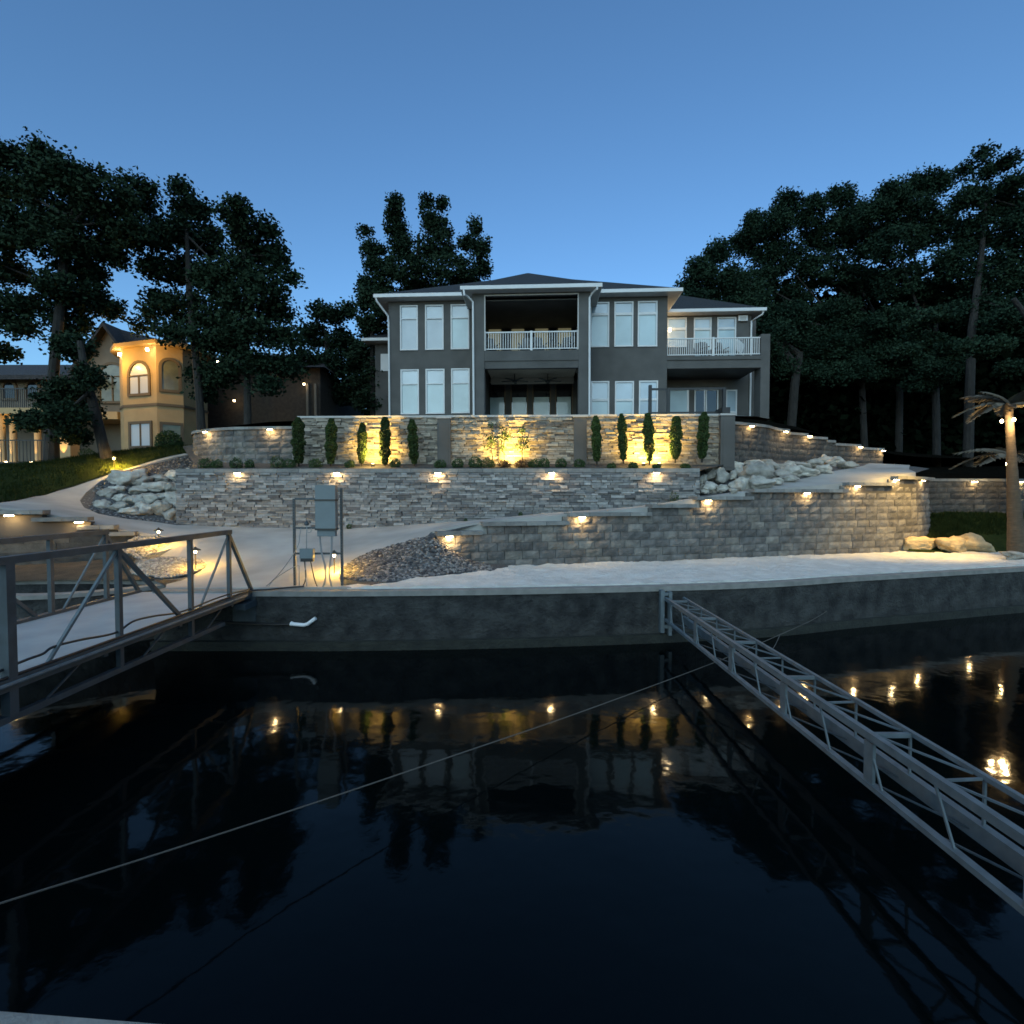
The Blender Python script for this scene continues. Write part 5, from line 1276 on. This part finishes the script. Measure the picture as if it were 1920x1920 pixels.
palm(tp.x-pb.x, 0, pb, tp.z+.45, .22, .085, 'tall palm with a flared trunk lit from its crown lamps on the sand', [
    (math.pi+.15, 1.25, .35, .75, .17), (math.pi-.35, 1.2, .5, .7, .15), (math.pi+.7, 1.1, .2, .6, .16), (math.pi-1.0, 1.2, .9, .5, .15), (.1, 1.4, .6, .3, .2), (-.5, 1.3, .35, .5, .18),
    (.9, 1.2, .6, .5, .18), (math.pi/2+.2, 1.2, .7, .4, .17), (-1.3, 1.1, .3, .6, .15), (.3, 1.2, .85, .35, .18), (math.pi-.05, .9, .9, .4, .14)], 3,
    [(0, -.16, -.42, 26), (-.26, -.1, -.45, 12)])
qb = at(1900, 960, 17.0); qb.z = .9; tq = at(1895, 850, 17.0)
palm(tq.x-qb.x, 0, qb, tq.z-.9, .16, .12, 'shorter palm behind the tall one with low spreading fronds', [
    (math.pi-.1, 1.75, .42, .40, .17), (math.pi+.3, 1.7, .15, .42, .2), (math.pi-.5, 1.5, .3, .6, .14), (.2, 1.6, .35, .4, .18), (-.6, 1.4, .2, .4, .18), (1.2, 1.4, .6, .4, .16), (math.pi+1.1, 1.3, .1, .4, .2)], 4,
    [(-.35, -.25, -.35, 16)])

# ------------------------------------------------------------ left gangway
GX0, GX1 = -6.6, -4.6
GA = empty('gangway', (GX1, 9.0, 0), label='wide galvanised steel truss gangway with pale deck running to the seawall at left', cat='gangway')
Y0, Y1 = -1.0, 0.05+9.0
def gy(y): return y - 9.0
def gx(x): return x - GX1
mb = MB(); ny = 5
ys = [Y0, 1.1, 3.1, 5.1, 7.1, 9.05]
for a, b_ in zip(ys, ys[1:]): mb.box(gx(GX0)+.03, gx(GX1)-.05, gy(a)+.004, gy(b_)-.004, -.06, .0)
mb.build('deck', M['slab'], GA)
postsY = [0.6, 1.95, 3.3, 4.64, 5.96, 7.3, 8.3]
for X in (GX1, GX0):
    x = gx(X)
    sd2 = MB(); sd2.box(x-.045, x+.045, gy(Y0), gy(8.3)+.03, 1.08, 1.15); sd2.build('top_rail', M['steel2'], GA)
    MB().box(x-.05, x+.05, gy(Y0), gy(9.02), -.07, .04).build('upper_chord', M['steel2'], GA)
    MB().box(x-.035, x+.035, gy(Y0), gy(8.1), -.36, -.30).build('lower_chord', M['steel2'], GA)
    for i, y in enumerate(postsY):
        w_ = .085 if i == 3 else .055
        MB().box(x-w_/2, x+w_/2, gy(y)-w_/2, gy(y)+w_/2, -.32 if i < 6 else .04, 1.08).build('post', M['steel2'], GA)
    for (ya, yb, t_) in [(5.96, 5.02, .03), (5.96, 7.05, .045), (8.3, 7.5, .025), (8.3, 9.0, .05), (3.3, 2.3, .03), (3.3, 4.4, .045), (.6, 1.7, .045)]:
        MB().bar((x, gy(ya), 1.08), (x, gy(yb), .04), t_).build('brace', M['steel'] if t_ < .04 else M['steel2'], GA)
    for y in np.arange(1.0, 8.0, 1.33):
        MB().bar((x, gy(y), -.31), (x, gy(y+.45), -.06), .018).build('web_brace', M['steel2'], GA)
for y in np.arange(.5, 9, 1.33): MB().box(gx(GX0)+.05, gx(GX1)-.05, gy(y)-.03, gy(y)+.03, -.14, -.065).build('cross_beam', M['steel2'], GA)
mb = MB(); mb.box(gx(GX1)-.05, gx(GX1)+.12, gy(8.55), gy(9.0), -.22, -.12); mb.box(gx(GX1)-.3, gx(GX1)+.1, gy(8.93), gy(8.97), -.5, -.02); mb.build('hinge_bracket', M['steel2'], GA)
MB().tube([(gx(GX1)+.075, gy(-1), .0), (gx(GX1)+.075, gy(8.7), .0)], .022, 8).build('conduit', M['steel'], GA)
# pile at the left
# cables on the gangway
def cable(pts, rad, label, name='power_cable', m_='cable', cat='cable', group=None, n=8):
    P = lerp_pts(pts, n); o0_ = P[0].copy(); mb = MB(); mb.tube([p-o0_ for p in P], rad, 7); o = mb.build(name, M[m_], smooth=True); o.location = o0_; return tag(o, label, cat, group)
cb = []
for (px, py) in [(-60, 1290), (0, 1258), (50, 1237), (80, 1226), (100, 1213), (150, 1200), (215, 1187), (250, 1165), (290, 1155), (340, 1147), (400, 1124), (430, 1114), (455, 1108), (470, 1104)]:
    D = (GX1+.03)*F/(px-CX) if px < 900 else 9; q = at(px, py, D); q.z = max(q.z, .06); cb.append(q)
cable(cb, .013, 'black power cable lying along the top chord of the gangway')
cable([(GX1+.02, 1.5, .055), (GX1+.025, 5.0, .055), (GX1+.02, 7.0, .055), (GX1+.03, 8.7, .055), (GX1+.3, 9.0, .05), (-4.0, 9.15, .06), (-3.75, 9.2, .07)], .014, 'second black cable running straight beside the gangway chord to the cabinet posts')

# ------------------------------------------------------------ dock we stand on
dk = MB(); ang = math.atan2(-.05, .6)
r0_ = ray(0, 1896); r1_ = ray(312, 1921); p0_ = Vector((r0_.x, r0_.y, 0))*(-EYE/r0_.z); p1d = Vector((r1_.x, r1_.y, 0))*(-EYE/r1_.z); dd_ = p1d-p0_
dk.box(-5, 1.9, -3.0, 0, -.25, 0); o = dk.build('concrete_dock', M['cap']); o.location = p0_; o.rotation_euler = (0, 0, math.atan2(dd_.y, dd_.x)); tag(o, 'pale concrete edge of the near dock in the bottom left corner', 'dock')

# ------------------------------------------------------------ right truss strut
TR = empty('dock_strut', (2.8, 9.3, 0), label='long galvanised steel box truss reaching from the seawall to the lower right corner', cat='truss')
xa, xb, zt_, zb_ = 0, .33, -.14, -.535
ya, yb = -9.6, .0
def tbox(x0, x1, y0, y1, z0, z1, n_, m_='steel'): MB().box(x0, x1, y0, y1, z0, z1).build(n_, M[m_], TR)
tbox(xa-.025, xa+.025, ya, yb, zt_-.06, zt_, 'top_chord'); tbox(xb-.018, xb+.018, ya, yb, zt_-.035, zt_, 'top_chord')
tbox(xa-.028, xa+.028, ya, yb, zb_-.04, zb_, 'bottom_chord'); tbox(xb-.03, xb+.03, ya, yb, zb_-.07, zb_+.05, 'bottom_chord')
P_ = 1.27
yy = -.25; k = 0
while yy > -9.3:
    for j, dy in enumerate((0, P_/2)):
        y = yy-dy
        MB().bar((xa, y, zt_-.06), (xa, y - P_/8, zb_), .014).build('web_rod', M['steel'], TR)
        MB().bar((xb, y, zt_-.05), (xb, y, zb_+.03), .016).build('web_rod', M['steel'], TR)
        MB().bar((xa+.03, y, zt_-.03), (xb-.02, y-P_/2*.9, zt_-.03), .014).build('lace_rod', M['steel'], TR)
        MB().bar((xb-.02, y, zt_-.031), (xa+.03, y-.02, zt_-.031), .016).build('lace_rod', M['steel'], TR)
        MB().bar((xa+.03, y, zb_-.02), (xb-.02, y-P_/2*.9, zb_-.02), .012).build('lace_rod', M['steel2'], TR)
    MB().box(xa-.012, xa+.012, yy-.07, yy+.03, zb_, zt_-.08).build('gusset_post', M['steel'], TR)
    MB().box(xa+.03, xb-.02, yy-.035, yy+.0, zt_-.045, zt_-.012).build('gusset_post', M['steel'], TR)
    yy -= P_; k += 1
mb = MB(); mb.box(-.09, -.02, -.02, .1, -.8, -.02); mb.box(.06, .12, -.02, .1, -.85, -.05); mb.box(-.02, .06, .0, .08, -.12, -.07); mb.box(-.02, .06, .0, .08, -.72, -.66); mb.build('mounting_bracket', M['steel'], TR)

# ------------------------------------------------------------ rope
rp = [at(1550, 1146, 10.25), at(1520, 1164, 9.9), at(1460, 1191, 9.2), at(1345, 1240, 8.0)]
RP = rp + [at(1100, 1331, 6.0), at(850, 1417, 4.75), at(600, 1502, 3.9), at(300, 1600, 3.15), at(0, 1694, 2.6), at(-300, 1790, 2.25)]
cable([tuple(p) for p in RP], .006, 'thin grey mooring rope stretched low across the dark water', name='mooring_rope', m_='rope', cat='rope')
q0 = at(1462, 1191, 9.2); q1 = at(1448, 1218, 8.6)
cable([tuple(q0), tuple((q0+q1)/2 + Vector((0, 0, -.02))), tuple(q1)], .006, 'short rope end tied from the mooring rope down to the truss', name='mooring_rope', m_='rope', cat='rope')

# ------------------------------------------------------------ electrical stand
DE = 9.3
def e(px, py): q = at(px, py, DE); return q
B0 = e(597, 1112); EL = empty('electrical_stand', (e(595, 1112).x, DE, .03), label='grey electrical cabinet on a perforated steel post frame at the seawall edge', cat='electrical stand')
ex = lambda px: e(px, 1000).x - e(595, 1112).x
ez = lambda py: e(595, py).z - .03
for (px, yt) in ((551, 935), (640, 915)):
    mb = MB(); mb.box(ex(px)-.02, ex(px)+.02, .0, .04, 0, ez(yt)); o = mb.build('post', M['steel2'], EL)
    mb = MB(); z = .05
    while z < ez(yt)-.05: mb.box(ex(px)-.007, ex(px)+.007, -.003, -.0005, z, z+.022); z += .05
    mb.build('slot', M['black'], o)
for (py, a, b_) in ((935, 551, 600), (990, 551, 600), (1038, 551, 640)):
    MB().box(ex(a)+.02, ex(b_)-(.02 if b_ == 640 else 0), .005, .035, ez(py)-.017, ez(py)+.017).build('crossbar', M['steel2'], EL)
cb_ = MB().box(ex(597), ex(634), -.14, -.002, ez(992), ez(910)).build('cabinet', M['panel'], EL)
MB().box(ex(597)-.008, ex(634)+.008, -.155, .0, ez(939), ez(936)).build('seam', M['black'], cb_); MB().box(ex(597)-.008, ex(634)+.008, -.152, .0, ez(993), ez(990)).build('seam', M['black'], cb_)
MB().box(ex(597)-.006, ex(597)+.0, -.13, -.02, ez(985), ez(945)).build('hinge', M['steel2'], cb_)
MB().box(ex(599), ex(632), -.11, -.004, ez(1005), ez(993)-.001).build('lower_box', M['panel'], EL)
sb = MB().box(ex(565), ex(590), -.09, -.002, ez(1046), ez(1028)).build('junction_box', M['panel'], EL); MB().box(ex(566), ex(589), -.08, -.01, ez(1052), ez(1046)-.001).build('cover', M['black'], sb)
MB().lathe([(.03, -.03), (.05, -.01), (.03, .03), (.01, .05)], (ex(575), 0, ez(982)), 12).build('lamp_head', M['steel2'], EL)
def con(pts, rad=.012, m_='conduit'):
    P = lerp_pts([(ex(x), y, ez(z)) for x, z, y in pts], 6); MB().tube(P, rad, 8).build('conduit', M[m_], EL, smooth=True)
con([(602, 1005, -.06), (604, 1030, -.06), (612, 1065, -.07), (611, 1090, -.08), (602, 1108, -.08)], .018)
con([(624, 1005, -.06), (623, 1035, -.06), (619, 1070, -.06), (622, 1095, -.06), (629, 1111, -.06)], .018)
con([(576, 985, -.01), (576, 1005, -.03), (576, 1028, -.04)], .009); con([(574, 1052, -.05), (574, 1080, -.05), (577, 1106, -.05)], .010)
con([(572, 1052, -.05), (574, 1085, -.05), (560, 1108, -.06), (530, 1111, -.06)], .010, 'cable'); con([(584, 1052, -.05), (592, 1090, -.05), (602, 1110, -.05)], .010, 'cable')
con([(566, 990, -.04), (564, 1005, -.05), (562, 1020, -.06), (548, 1045, -.06), (520, 1080, -.05), (490, 1106, -.02)], .007); con([(585, 990, -.03), (584, 997, -.03), (578, 998, -.03)], .006)
con([(560, 1060, -.02), (545, 1066, -.03), (510, 1090, -.03), (500, 1116, -.06)], .006); con([(561, 1060, -.02), (561, 1112, -.02)], .007)
# pvc drain and black hose on the seawall
def sw(px, py, off=.04): 
    q = at(px, py, 8.9); return q
mb = MB(); P = [sw(548, 1170), sw(570, 1172), sw(577, 1170), sw(592, 1159)]; o_ = P[0].copy(); mb.tube([p-o_ for p in P], .033, 10); mb.tube([P[0]-o_+Vector((-.03, 0, .01)), P[0]-o_], .04, 10)
o = mb.build('drain_pipe', M['pvc'], smooth=False); o.location = o_; tag(o, 'short bent white plastic pipe fixed to the seawall', 'pipe')
cable([tuple(sw(395, 1164)), tuple(sw(440, 1168)), tuple(sw(500, 1171)), tuple(sw(546, 1171))], .02, 'black hose running along the seawall into the white bent pipe', name='water_hose', cat='hose')
o = MB().bar((0, 0, 0), (.2, 0, .1), .03).build('pipe_clamp', M['black'], None); o.location = sw(576, 1160); tag(o, 'small black clamp above the white bent pipe on the seawall', 'clamp')
